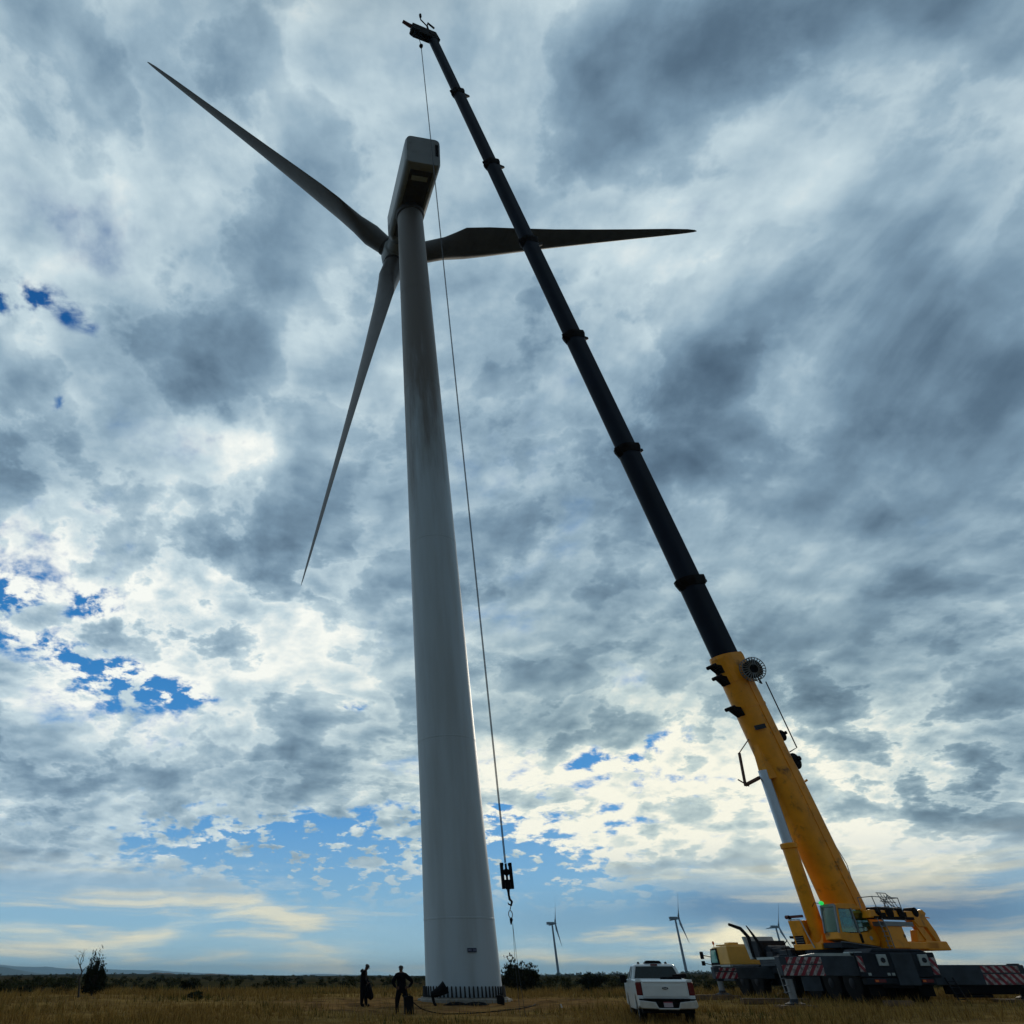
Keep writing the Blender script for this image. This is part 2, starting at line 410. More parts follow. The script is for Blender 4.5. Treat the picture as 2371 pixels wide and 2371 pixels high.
class MB:
    """collects shapes in the current frame X and links them as one mesh object"""
    def __init__(s, X=None):
        s.v, s.f, s.mi, s.ms = [], [], [], []
        s.X = X or Matrix.Identity(4)
        s.cur = 0
    def use(s, i): s.cur = i; return s
    def _add(s, vs, fs):
        b = len(s.v)
        s.v += [s.X @ Vector(q) for q in vs]
        s.f += [tuple(b + i for i in q) for q in fs]
        s.mi += [s.cur] * len(fs)
        return s
    def box(s, lo, hi):
        (x0, y0, z0), (x1, y1, z1) = lo, hi
        vs = [(x0, y0, z0), (x1, y0, z0), (x1, y1, z0), (x0, y1, z0), (x0, y0, z1), (x1, y0, z1), (x1, y1, z1), (x0, y1, z1)]
        return s._add(vs, [(3, 2, 1, 0), (4, 5, 6, 7), (0, 1, 5, 4), (1, 2, 6, 5), (2, 3, 7, 6), (3, 0, 4, 7)])
    def hexa(s, b4, t4):
        return s._add(list(b4) + list(t4), [(3, 2, 1, 0), (4, 5, 6, 7), (0, 1, 5, 4), (1, 2, 6, 5), (2, 3, 7, 6), (3, 0, 4, 7)])
    def prism(s, poly, axis, a, b):
        """polygon in the two remaining axes pushed along axis from a to b"""
        def mk(q, t):
            if axis == 1: return (q[0], t, q[1])
            if axis == 0: return (t, q[0], q[1])
            return (q[0], q[1], t)
        n = len(poly)
        vs = [mk(q, a) for q in poly] + [mk(q, b) for q in poly]
        fs = [tuple(range(n))[::-1], tuple(range(n, 2 * n))] + [(i, (i + 1) % n, n + (i + 1) % n, n + i) for i in range(n)]
        return s._add(vs, fs)
    def tube(s, pts, r, n=8, cap=True):
        pts = [Vector(q) for q in pts]
        rs = r if isinstance(r, (list, tuple)) else [r] * len(pts)
        rings = []
        up = None
        for i, q in enumerate(pts):
            t = (pts[min(i + 1, len(pts) - 1)] - pts[max(i - 1, 0)]).normalized()
            if up is None:
                up = Vector((0, 0, 1)) if abs(t.z) < .9 else Vector((1, 0, 0))
            sd_ = t.cross(up).normalized(); up = sd_.cross(t).normalized()
            rings.append([q + (sd_ * math.cos(2 * PI * k / n) + up * math.sin(2 * PI * k / n)) * rs[i] for k in range(n)])
        return s.loft(rings, cap)
    def loft(s, rings, cap=True):
        n = len(rings[0])
        vs = [q for rg in rings for q in rg]
        fs = []
        for i in range(len(rings) - 1):
            for k in range(n):
                a, b = i * n + k, i * n + (k + 1) % n
                fs.append((a, b, b + n, a + n))
        if cap:
            fs.append(tuple(range(n))[::-1])
            fs.append(tuple(range((len(rings) - 1) * n, len(rings) * n)))
        return s._add(vs, fs)
    def lathe(s, prof, o, ax, n=24):
        """prof: (radius, distance along the axis)"""
        o = Vector(o); ax = Vector(ax).normalized()
        u = ax.orthogonal().normalized(); w = ax.cross(u)
        rings = [[o + ax * a + (u * math.cos(2 * PI * k / n) + w * math.sin(2 * PI * k / n)) * max(r, 1e-4) for k in range(n)] for r, a in prof]
        return s.loft(rings, True)
    def build(s, name, m, parent=None, root=None, smooth=False, bevel=0.0, sharp=35):
        me = bpy.data.meshes.new(name)
        off = Matrix.Identity(4)
        rt = root or parent
        while rt is not None and rt.parent is not None: rt = rt.parent
        if rt is not None:
            off = (Matrix.Translation(rt.location) @ rt.rotation_euler.to_matrix().to_4x4()).inverted()
        me.from_pydata([off @ q for q in s.v], [], s.f)
        me.update()
        ml = m if isinstance(m, (list, tuple)) else [m]
        for q in ml: me.materials.append(M[q] if isinstance(q, str) else q)
        if len(ml) > 1: me.polygons.foreach_set('material_index', s.mi)
        if smooth:
            me.polygons.foreach_set('use_smooth', [True] * len(me.polygons))
            try: me.set_sharp_from_angle(angle=R(sharp))
            except Exception: pass
        o = bpy.data.objects.new(name, me)
        COL.objects.link(o)
        if parent is not None: o.parent = parent
        if bevel > 0:
            bv = o.modifiers.new('bevel', 'BEVEL'); bv.width = bevel; bv.segments = 2; bv.limit_method = 'ANGLE'; bv.angle_limit = R(40)
        return o

def copy_tree(o, parent=None):
    c = o.copy(); COL.objects.link(c); c.parent = parent
    for ch in [q for q in o.children if q is not c]: copy_tree(ch, c)
    return c

# ---------------------------------------------------------------- ground
def sst(t):
    t = np.clip(t, 0, 1); return t * t * (3 - 2 * t)
def ground_z(x, y):
    x = np.asarray(x, float); y = np.asarray(y, float)
    base = .6 * sst((y - 30 + .8 * np.maximum(0, x - 8)) / 26.)
    r = np.hypot(x, y)
    a = np.arctan2(x, y)
    und = .05 * np.sin(x * .35 + 1.3) * np.sin(y * .27) * np.clip((r - 20) / 20, 0, 1)
    t = np.clip((r - 90) / 1200., 0, 1.2)
    far = t * (1.1 + 3.2 * sst((a - .18) / .2) + 2.2 * np.exp(-((a + .27) / .12) ** 2) * np.clip(t * 2, 0, 1)) * (y > 0)
    wav = np.clip((r - 150) / 400, 0, 1) * (.8 * np.sin(x * .011 + 2) * np.sin(y * .013) + .5 * np.sin(x * .031 + y * .017))
    drop = -30 * sst((r - 1500) / 1500.)
    return base + und + far + wav * .5 + drop
def gz(x, y): return float(ground_z(x, y))

def make_ground():
    rr = np.concatenate([np.linspace(0.5, 30, 20), np.linspace(31, 80, 80), np.geomspace(82, 16000, 90)])
    aa = np.concatenate([np.linspace(-.75, .95, 420), np.linspace(.97, 2 * PI - .77, 90)])
    Rg, Ag = np.meshgrid(rr, aa, indexing='ij')
    X, Y = Rg * np.sin(Ag), Rg * np.cos(Ag)
    Z = ground_z(X, Y)
    n, m_ = X.shape
    vs = np.stack([X, Y, Z], -1).reshape(-1, 3)
    vs = np.vstack([vs, [[0, 0, 0]]])
    idx = np.arange(n * m_).reshape(n, m_)
    q = np.stack([idx[:-1, :], idx[1:, :], np.roll(idx, -1, 1)[1:, :], np.roll(idx, -1, 1)[:-1, :]], -1).reshape(-1, 4)
    me = bpy.data.meshes.new('ground')
    faces = [tuple(int(i) for i in f[::-1]) for f in q] + [(n * m_, int(idx[0, (k + 1) % m_]), int(idx[0, k])) for k in range(m_)]
    me.from_pydata([tuple(v) for v in vs], [], faces)
    me.update()
    me.polygons.foreach_set('use_smooth', [True] * len(me.polygons))
    mt = bpy.data.materials.new('dry_ground'); mt.use_nodes = True
    g = NG(mt.node_tree); b = mt.node_tree.nodes['Principled BSDF']
    tc = g.new('ShaderNodeTexCoord'); p = tc.outputs['Object']
    x, y, z = g.sep(p)
    r = g.v('LENGTH', g.xyz(x, y, 0.0))
    straw = g.mix(g.sstep(g.noise(p, .8, 8, .65), .4, .62), (.16, .095, .034), (.28, .175, .058))
    dirt = g.mix(g.sstep(g.noise(p, 1.7, 8, .65), .4, .62), (.18, .095, .038), (.27, .15, .058))
    # trodden soil round the tower base
    ex = g.m('DIVIDE', g.m('SUBTRACT', x, 5.0), 9.5); ey = g.m('DIVIDE', g.m('SUBTRACT', y, 45.0), 6.0)
    e = g.m('ADD', g.m('ADD', g.m('MULTIPLY', ex, ex), g.m('MULTIPLY', ey, ey)), g.m('MULTIPLY', g.m('SUBTRACT', g.noise(p, .3, 5, .6), .5), 2.2))
    dirt = g.mix(g.sstep(g.noise(p, .55, 8, .7, .6), .48, .60), dirt, (.085, .048, .024))
    dirt = g.mix(g.m('MULTIPLY', g.sstep(g.noise(g.v('MULTIPLY', p, (.5, 1.6, 1)), 1.4, 8, .7), .52, .62), .8), dirt, (.26, .17, .06))
    near = g.mix(g.sstep(e, .6, 1.3), dirt, straw)
    brush = g.mix(g.sstep(g.noise(p, .045, 9, .7), .42, .6), (.034, .032, .014), (.070, .052, .024))
    brush = g.mix(g.sstep(g.noise(p, .011, 6, .6), .52, .66), brush, (.062, .032, .018))
    fr = g.m('ADD', r, g.m('MULTIPLY', g.m('SUBTRACT', g.noise(p, .08, 5, .6), .5), 30.0))
    c = g.mix(g.sstep(fr, 56.0, 74.0), near, brush)
    far = g.mix(g.sstep(g.noise(p, .004, 8, .65), .45, .6), (.022, .024, .014), (.045, .034, .020))
    c = g.mix(g.sstep(r, 250.0, 800.0), c, far)
    g.put(b.inputs['Base Color'], c)
    b.inputs['Roughness'].default_value = .95
    b.inputs['Specular IOR Level'].default_value = 0
    bn = g.new('ShaderNodeBump'); bn.inputs['Strength'].default_value = .6; bn.inputs['Distance'].default_value = .06
    g.put(bn.inputs['Height'], g.noise(p, 3.0, 9, .7)); mt.node_tree.links.new(bn.outputs[0], b.inputs['Normal'])
    me.materials.append(mt)
    o = bpy.data.objects.new('ground', me); COL.objects.link(o)
    tag(o, kind='structure')
make_ground()

def ridge(name, pts, D, depth, col, seed, rough=1.0):
    """a range of hills: pts are (photo x, photo y of the crest); built as a solid ridge with front and back slopes"""
    xs = np.array([q[0] for q in pts], float); ys = np.array([q[1] for q in pts], float)
    us = np.linspace(xs[0], xs[-1], 260)
    vs_ = np.interp(us, xs, ys)
    rg = np.random.default_rng(seed)
    ns = np.zeros_like(us)
    for k in range(1, 7):
        ns += np.sin(us * .012 * 1.8 ** k + rg.uniform(0, 6)) * .6 ** k
    vs_ = vs_ + ns * .9 * rough
    rows = 14
    verts, faces = [], []
    for i, (u, v) in enumerate(zip(us, vs_)):
        c = P(u, v, D)
        for j in range(rows):
            t = j / (rows - 1)
            yy = D - depth + 2 * depth * t
            h = math.sin(PI * t) ** .8
            wob = 1 + .12 * math.sin(u * .05 + j * 1.7) * (0 if j in (0, rows - 1) else 1)
            z = -30 + (c.z + 30) * h * (wob if abs(t - .5) > .06 else 1)
            verts.append((c.x * yy / D, yy, z))
    for i in range(len(us) - 1):
        for j in range(rows - 1):
            a = i * rows + j
            faces.append((a, a + rows, a + rows + 1, a + 1))
    me = bpy.data.meshes.new(name); me.from_pydata(verts, [], faces); me.update()
    me.polygons.foreach_set('use_smooth', [True] * len(me.polygons))
    me.materials.append(mat(name + '_scrub', col, .95, var=.25, vscale=.004, spec=.1))
    o = bpy.data.objects.new(name, me); COL.objects.link(o)
    tag(o, kind='structure')
ridge('hills', [(-900, 2225), (-300, 2228), (9, 2235), (160, 2243), (240, 2246), (320, 2245), (420, 2251), (470, 2254), (620, 2258), (760, 2256), (900, 2259), (1100, 2260), (1700, 2259), (2400, 2256), (3300, 2250)],
      11500, 1500, (.09, .10, .09), 3)
ridge('hills', [(-900, 2230), (-200, 2234), (9, 2241), (64, 2249), (130, 2260), (200, 2270)], 6500, 900, (.05, .05, .035), 5)
ridge('hills', [(200, 2270), (240, 2262), (355, 2255), (460, 2257), (560, 2260), (640, 2266), (700, 2272)], 1450, 220, (.085, .055, .035), 9, .4)

# ---------------------------------------------------------------- vegetation
def leaf_mat(name, c1, c2, scale=1.5):
    m = bpy.data.materials.new(name); m.use_nodes = True
    g = NG(m.node_tree); b = m.node_tree.nodes['Principled BSDF']
    tc = g.new('ShaderNodeTexCoord'); ge = g.new('ShaderNodeNewGeometry')
    f = g.m('ADD', g.m('MULTIPLY', g.noise(tc.outputs['Object'], scale, 4, .6), .6), g.m('MULTIPLY', ge.outputs['Random Per Island'], .5))
    g.put(b.inputs['Base Color'], g.mix(g.sstep(f, .3, .8), c1, c2))
    b.inputs['Roughness'].default_value = .8
    b.inputs['Specular IOR Level'].default_value = .0
    b.inputs['Transmission Weight'].default_value = 0
    return m
M['grass'] = leaf_mat('dry_grass', (.20, .115, .032), (.46, .29, .085), .35)
M['greengrass'] = leaf_mat('weeds', (.07, .07, .018), (.14, .12, .03), .6)
M['leafdark'] = leaf_mat('juniper_leaf', (.010, .014, .008), (.03, .034, .018))
M['sage'] = leaf_mat('sage_leaf', (.030, .036, .016), (.075, .078, .036))
M['brush'] = leaf_mat('brush_leaf', (.030, .036, .016), (.095, .085, .038))

def tri_object(name, V, m, parent=None, quad=False):
    k = 4 if quad else 3
    n = len(V) // k
    me = bpy.data.meshes.new(name)
    me.vertices.add(len(V)); me.vertices.foreach_set('co', np.asarray(V, np.float32).ravel())
    me.loops.add(n * k); me.loops.foreach_set('vertex_index', np.arange(n * k, dtype=np.int32))
    me.polygons.add(n); me.polygons.foreach_set('loop_start', np.arange(0, n * k, k, dtype=np.int32))
    me.update(calc_edges=True)
    me.materials.append(M[m])
    o = bpy.data.objects.new(name, me); COL.objects.link(o)
    if parent is not None: o.parent = parent
    return o

def blades(name, n, sel, hmin, hmax, wid, m, seed, dmin=27, dmax=74):
    rg = np.random.default_rng(seed)
    D = dmin + (dmax - dmin) * rg.random(n * 3) ** 1.15
    az = rg.uniform(-.62, .86, n * 3)
    x, y = D * np.tan(az), D
    keep = sel(x, y, rg)
    x, y = x[keep][:n], y[keep][:n]
    k = len(x)
    # tufts: gather blades round shared centres
    cx_, cy_ = np.round(x * 1.6) / 1.6, np.round(y * 1.6) / 1.6
    jx, jy = np.sin(cx_ * 91.7 + cy_ * 37.1) * .3, np.sin(cx_ * 17.3 + cy_ * 71.9) * .3
    pull = rg.random(k) * .8
    x = x + (cx_ + jx - x) * pull; y = y + (cy_ + jy - y) * pull
    z = ground_z(x, y)
    tall = .55 + .9 * np.abs(np.sin(cx_ * 12.9 + cy_ * 7.3)) * np.abs(np.sin(cx_ * 3.1 - cy_ * 5.7))
    h = rg.uniform(hmin, hmax, k) * tall
    a = rg.uniform(0, PI, k); w = wid * rg.uniform(.6, 1.4, k) * (1 + (y - 27) / 40)
    lean = rg.normal(0, .28, (k, 2)) * h[:, None]
    V = np.empty((k, 3, 3))
    V[:, 0] = np.stack([x - np.cos(a) * w, y - np.sin(a) * w, z - .03], 1)
    V[:, 1] = np.stack([x + np.cos(a) * w, y + np.sin(a) * w, z - .03], 1)
    V[:, 2] = np.stack([x + lean[:, 0], y + lean[:, 1], z + h], 1)
    return tri_object(name, V.reshape(-1, 3), m)
def soil(x, y):
    return ((x - 5) / 9.5) ** 2 + ((y - 45) / 6.0) ** 2
def sel_grass(x, y, rg):
    s = soil(x, y) + .3 * np.sin(x * .9) * np.sin(y * 1.3)
    pr = np.clip((s - .75) / .6, .03, 1) * np.clip(.55 + .6 * np.sin(x * .23 + 1) * np.sin(y * .31), .15, 1)
    pr = pr * np.clip((78 - y) / 16, .1, 1)
    patch = np.sin(x * .41 + 1.7 * np.sin(y * .33)) * np.sin(y * .62 + 1.3 * np.sin(x * .27))
    pr = pr * np.clip(.75 + patch * 1.1, .05, 1)
    return rg.random(len(x)) < pr
tag(blades('dry_grass', 120000, sel_grass, .12, .42, .011, 'grass', 3), kind='stuff')
tag(blades('weeds', 26000, lambda x, y, rg: rg.random(len(x)) < (soil(x, y) > .9) * np.clip(np.sin(x * .5) * np.sin(y * .37 + 2) * .8, 0, 1), .10, .34, .016, 'greengrass', 5, 30, 80), kind='stuff')

def leaf_cloud(rg, n, centre, rad, size, spiky=0.0, clumps=26):
    """n small leaf triangles in clumps through an uneven crown"""
    c = np.array(centre, float); rad = np.array(rad, float)
    cc = rg.normal(size=(clumps, 3)); cc /= np.linalg.norm(cc, axis=1)[:, None]
    cc *= (rg.random(clumps) ** .35)[:, None] * .82
    cc[:, 2] = np.where(cc[:, 2] < -.55, -.55, cc[:, 2])
    cr = rg.uniform(.16, .40, clumps)
    k = rg.integers(0, clumps, n)
    o = rg.normal(size=(n, 3)); o /= np.linalg.norm(o, axis=1)[:, None]
    o *= (rg.random(n) ** .45)[:, None] * cr[k][:, None]
    p = cc[k] + o
    if spiky:
        s = rg.random(n) < .25
        p[s, 2] += rg.random(s.sum()) ** 2 * spiky * cr[k][s] * 2
    p = c + p * rad
    t = rg.normal(size=(n, 3)); t[:, 2] = np.abs(t[:, 2]) * (1 + spiky); t /= np.linalg.norm(t, axis=1)[:, None]
    u = np.cross(t, rg.normal(size=(n, 3))); u /= np.linalg.norm(u, axis=1)[:, None]
    L = size * rg.uniform(.6, 1.5, n)[:, None]
    V = np.empty((n, 3, 3)); V[:, 0] = p - u * L * .35; V[:, 1] = p + u * L * .35; V[:, 2] = p + t * L
    return V.reshape(-1, 3)

def bush(name, x, y, w, h, label, m='leafdark', n=3200, seed=1, spiky=.6, size=.10, cat='bush', group=None, stems=9, taper=0.0):
    z = gz(x, y)
    rt = empty(name, (x, y, z))
    tag(rt, label, cat, group)
    rg = np.random.default_rng(seed)
    V = leaf_cloud(rg, n, (0, 0, h * .46), (w / 2, w / 2, h * .52), size, spiky)
    V[:, 2] = np.maximum(V[:, 2], -.02)
    if taper: V[:, :2] *= (1.25 - taper * np.clip(V[:, 2:3] / h, 0, 1.3))
    tri_object('foliage', V, m, rt)
    b = MB()
    for i in range(stems):
        a = rg.uniform(0, 2 * PI); q = rg.uniform(.2, .8)
        e = Vector((math.cos(a) * w * .42 * q, math.sin(a) * w * .42 * q, h * rg.uniform(.7, 1.02)))
        b.tube([(0, 0, -.05), (e.x * .45, e.y * .45, e.z * .5), e], [.035, .02, .006], 5)
    b.build('branch', 'bark', rt, root=empty_root(rt))
    return rt
class _R:  # shapes written directly in the thing's own frame
    parent = None
def empty_root(rt):
    q = _R(); q.location = Vector((0, 0, 0)); q.rotation_euler = Matrix.Identity(3).to_euler(); return q

def at_px(u, D):
    return P(u, HZ, D).x
bush('juniper_bush', at_px(1205, 60), 60, 2.7, 1.75, 'large dark spiky bush just right of the turbine tower base', n=5200, seed=21, spiky=1.3, size=.15)
bush('round_bush', at_px(1372, 64), 64, 2.6, 1.25, 'low rounded dark bush between the tower and the white pickup', n=3600, seed=22, spiky=.4, size=.11)
bush('columnar_shrub', at_px(219, 52), 52, 1.55, 1.85, 'tall dark spiky shrub standing beside the bare sapling in the left grass', n=3600, seed=41, spiky=1.8, size=.11, taper=.55, stems=34)
LB = [(20, 56, 2.2, 1.0), (62, 58, 1.9, .8), (100, 60, 2.4, 1.1), (150, 56, 1.9, .9), (255, 60, 1.3, .55), (440, 62, 1.5, .9), (345, 66, 1.6, .6), (458, 50, 1.0, .35)]
LBL = ['olive sagebrush cut by the left edge of the photo', 'low olive sagebrush second from the left edge', 'wide olive sagebrush third from the left edge',
       'olive sagebrush beside the left of the bare sapling', 'small sage clump right of the tall dark shrub', 'dark upright sage clump alone in the grass left of the workers',
       'flat brown sage clump midway between the dark shrub and the workers', 'small low sage tuft in the straw grass left of the workers']
for i, ((u, D, w, h), lb) in enumerate(zip(LB, LBL)):
    bush('sagebrush', at_px(u, D), D, w, h, lb, 'sage' if i != 5 else 'leafdark', 1700, 40 + i, .4, .09, 'bush', 'sagebrush clumps in the left field')

def sapling():
    x, y = at_px(190, 50), 50.0
    rt = empty('bare_sapling', (x, y, gz(x, y)))
    tag(rt, 'thin bare crooked sapling with twiggy top left of the tall dark shrub', 'tree')
    rg = random.Random(5)
    b = MB()
    b.tube([(0, 0, -.05), (-.06, .03, .5), (-.14, 0, .9), (-.06, .05, 1.25), (-.22, 0, 1.55)], [.06, .055, .048, .04, .03], 6)
    b.build('trunk', 'bark', rt, root=empty_root(rt))
    b = MB()
    def twig(p, d, L, r, lv):
        q = p + d * L * .5 + Vector((rg.uniform(-.1, .1), rg.uniform(-.1, .1), rg.uniform(-.05, .1))) * L
        e = q + (d + Vector((rg.uniform(-.5, .5), rg.uniform(-.5, .5), rg.uniform(-.2, .3)))).normalized() * L * .5
        b.tube([p, q, e], [r, r * .7, r * .35], 4)
        if lv:
            for k in range(3):
                dd = (d + Vector((rg.uniform(-1, 1), rg.uniform(-1, 1), rg.uniform(-.5, .8)))).normalized()
                twig(q if k % 2 else e, dd, L * .55, r * .55, lv - 1)
    for p, d, L in (((-.22, 0, 1.55), (-.6, 0, .5), .4), ((-.22, 0, 1.55), (.3, .2, .9), .35), ((-.06, .05, 1.25), (.7, 0, .7), .5), ((-.14, 0, .95), (-.9, .2, .3), .35), ((-.22, 0, 1.5), (-.2, .2, 1), .5)):
        twig(Vector(p), Vector(d).normalized(), L, .024, 3)
    b.build('branch', 'bark', rt, root=empty_root(rt))
sapling()

def scrub():
    """brush of the plain and the wooded skyline, nobody could count it"""
    rg = np.random.default_rng(77)
    V = []
    for i in range(1100):
        r = 62 * (1100 / 62) ** (rg.random() ** .9)
        a = rg.uniform(-.62, .86)
        x, y = r * math.sin(a), r * math.cos(a)
        if y < 60 or (a < .14 and rg.random() < .55): continue
        s = rg.uniform(.7, 1.7) * (1 + r / 700)
        n = int(np.clip(30000 / r, 26, 240))
        hf = 1.0 if r < 160 else .6
        V.append(leaf_cloud(rg, n, (x, y, gz(x, y) + s * .22 * hf), (s * .6, s * .6, s * .36 * hf), .10 + r * .0009, .3, 8))
    tag(tri_object('scrub', np.vstack(V), 'brush'), kind='stuff')
    V = []
    for i in range(480):
        a = rg.uniform(.16, .80) if i % 12 else rg.uniform(-.6, .16)
        r = rg.uniform(900, 1350) if a > .16 else rg.uniform(1000, 1500)
        x, y = r * math.sin(a), r * math.cos(a)
        s = rg.uniform(.8, 2.6) * (1 if a > .16 else .5)
        V.append(leaf_cloud(rg, 34, (x, y, gz(x, y) + s * .35), (s * 1.5, s * 1.5, s * .7), s * .55, .2, 7))
    tag(tri_object('woods', np.vstack(V), 'leafdark'), kind='stuff')
scrub()

# ---------------------------------------------------------------- turbines
def blade_rings(L, A, span, back, cs=1.0, n=22):
    """airfoil sections from the round root to the tip; back = towards the trailing edge, A x span"""
    A, span, back = Vector(A), Vector(span).normalized(), Vector(back).normalized()
    th_ = span.cross(back).normalized()
    st = [(.0, 1.9, 1.0), (.045, 1.9, 1.0), (.09, 2.2, .75), (.14, 2.9, .5), (.20, 3.35, .36), (.27, 3.2, .30), (.36, 2.75, .26), (.48, 2.2, .23), (.62, 1.7, .2), (.76, 1.25, .18), (.88, .9, .17), (.96, .55, .16), (.99, .3, .16), (1.0, .08, .16)]
    rings = []
    for t, ch, tk in st:
        ch *= cs
        tw = R(-12) * (1 - t) ** 2
        bb = back * math.cos(tw) + th_ * math.sin(tw); hh = th_ * math.cos(tw) - back * math.sin(tw)
        ring = []
        lead = .5 if t < .06 else .32
        bend = A * (1.2 * t * t) * 0.4 * cs
        for k in range(n):
            a = 2 * PI * k / n
            xx = (1 - math.cos(a)) / 2
            if tk > .7: q = (bb * ((xx - .5) * 1.0) + hh * (.5 * math.sin(a))) * ch
            else:
                yt = tk * (1.48 * math.sqrt(max(xx, 0)) - .63 * xx - 1.758 * xx ** 2 + 1.4215 * xx ** 3 - .5075 * xx ** 4) * 1.0
                q = (bb * (xx - lead) + hh * (yt if math.sin(a) >= 0 else -yt)) * ch
                w = min(1, max(0, (.2 - t) / .11))
                if w > 0:
                    qc = (bb * (xx - .5) + hh * (.5 * math.sin(a))) * 1.95 * cs
                    q = q * (1 - w) + qc * w
            ring.append(span * (t * L) + q + bend)
        rings.append(ring)
    return rings

def rbox_ring(c, w, h, r, right, up, n=6):
    ring = []
    for sx, sy, a0 in ((1, 1, 0), (-1, 1, 90), (-1, -1, 180), (1, -1, 270)):
        for k in range(n + 1):
            a = R(a0 + 90 * k / n)
            ring.append(Vector(c) + Vector(right) * (sx * (w / 2 - r) + r * math.cos(a)) + Vector(up) * (sy * (h / 2 - r) + r * math.sin(a)))
    return ring

def text_mesh(body, size, m, X, name, parent, align='CENTER'):
    cu = bpy.data.curves.new(name, 'FONT'); cu.body = body; cu.size = size; cu.align_x = align; cu.align_y = 'CENTER'; cu.extrude = .004; cu.offset = size * .02
    to = bpy.data.objects.new(name, cu); COL.objects.link(to)
    bpy.context.view_layer.update()
    me = bpy.data.meshes.new_from_object(to.evaluated_get(bpy.context.evaluated_depsgraph_get()))
    bpy.data.objects.remove(to)
    rt = parent
    while rt.parent is not None: rt = rt.parent
    off = (Matrix.Translation(rt.location) @ rt.rotation_euler.to_matrix().to_4x4()).inverted()
    me.transform(off @ X)
    me.materials.clear(); me.materials.append(M[m])
    o = bpy.data.objects.new(name, me); COL.objects.link(o); o.parent = parent
    return o

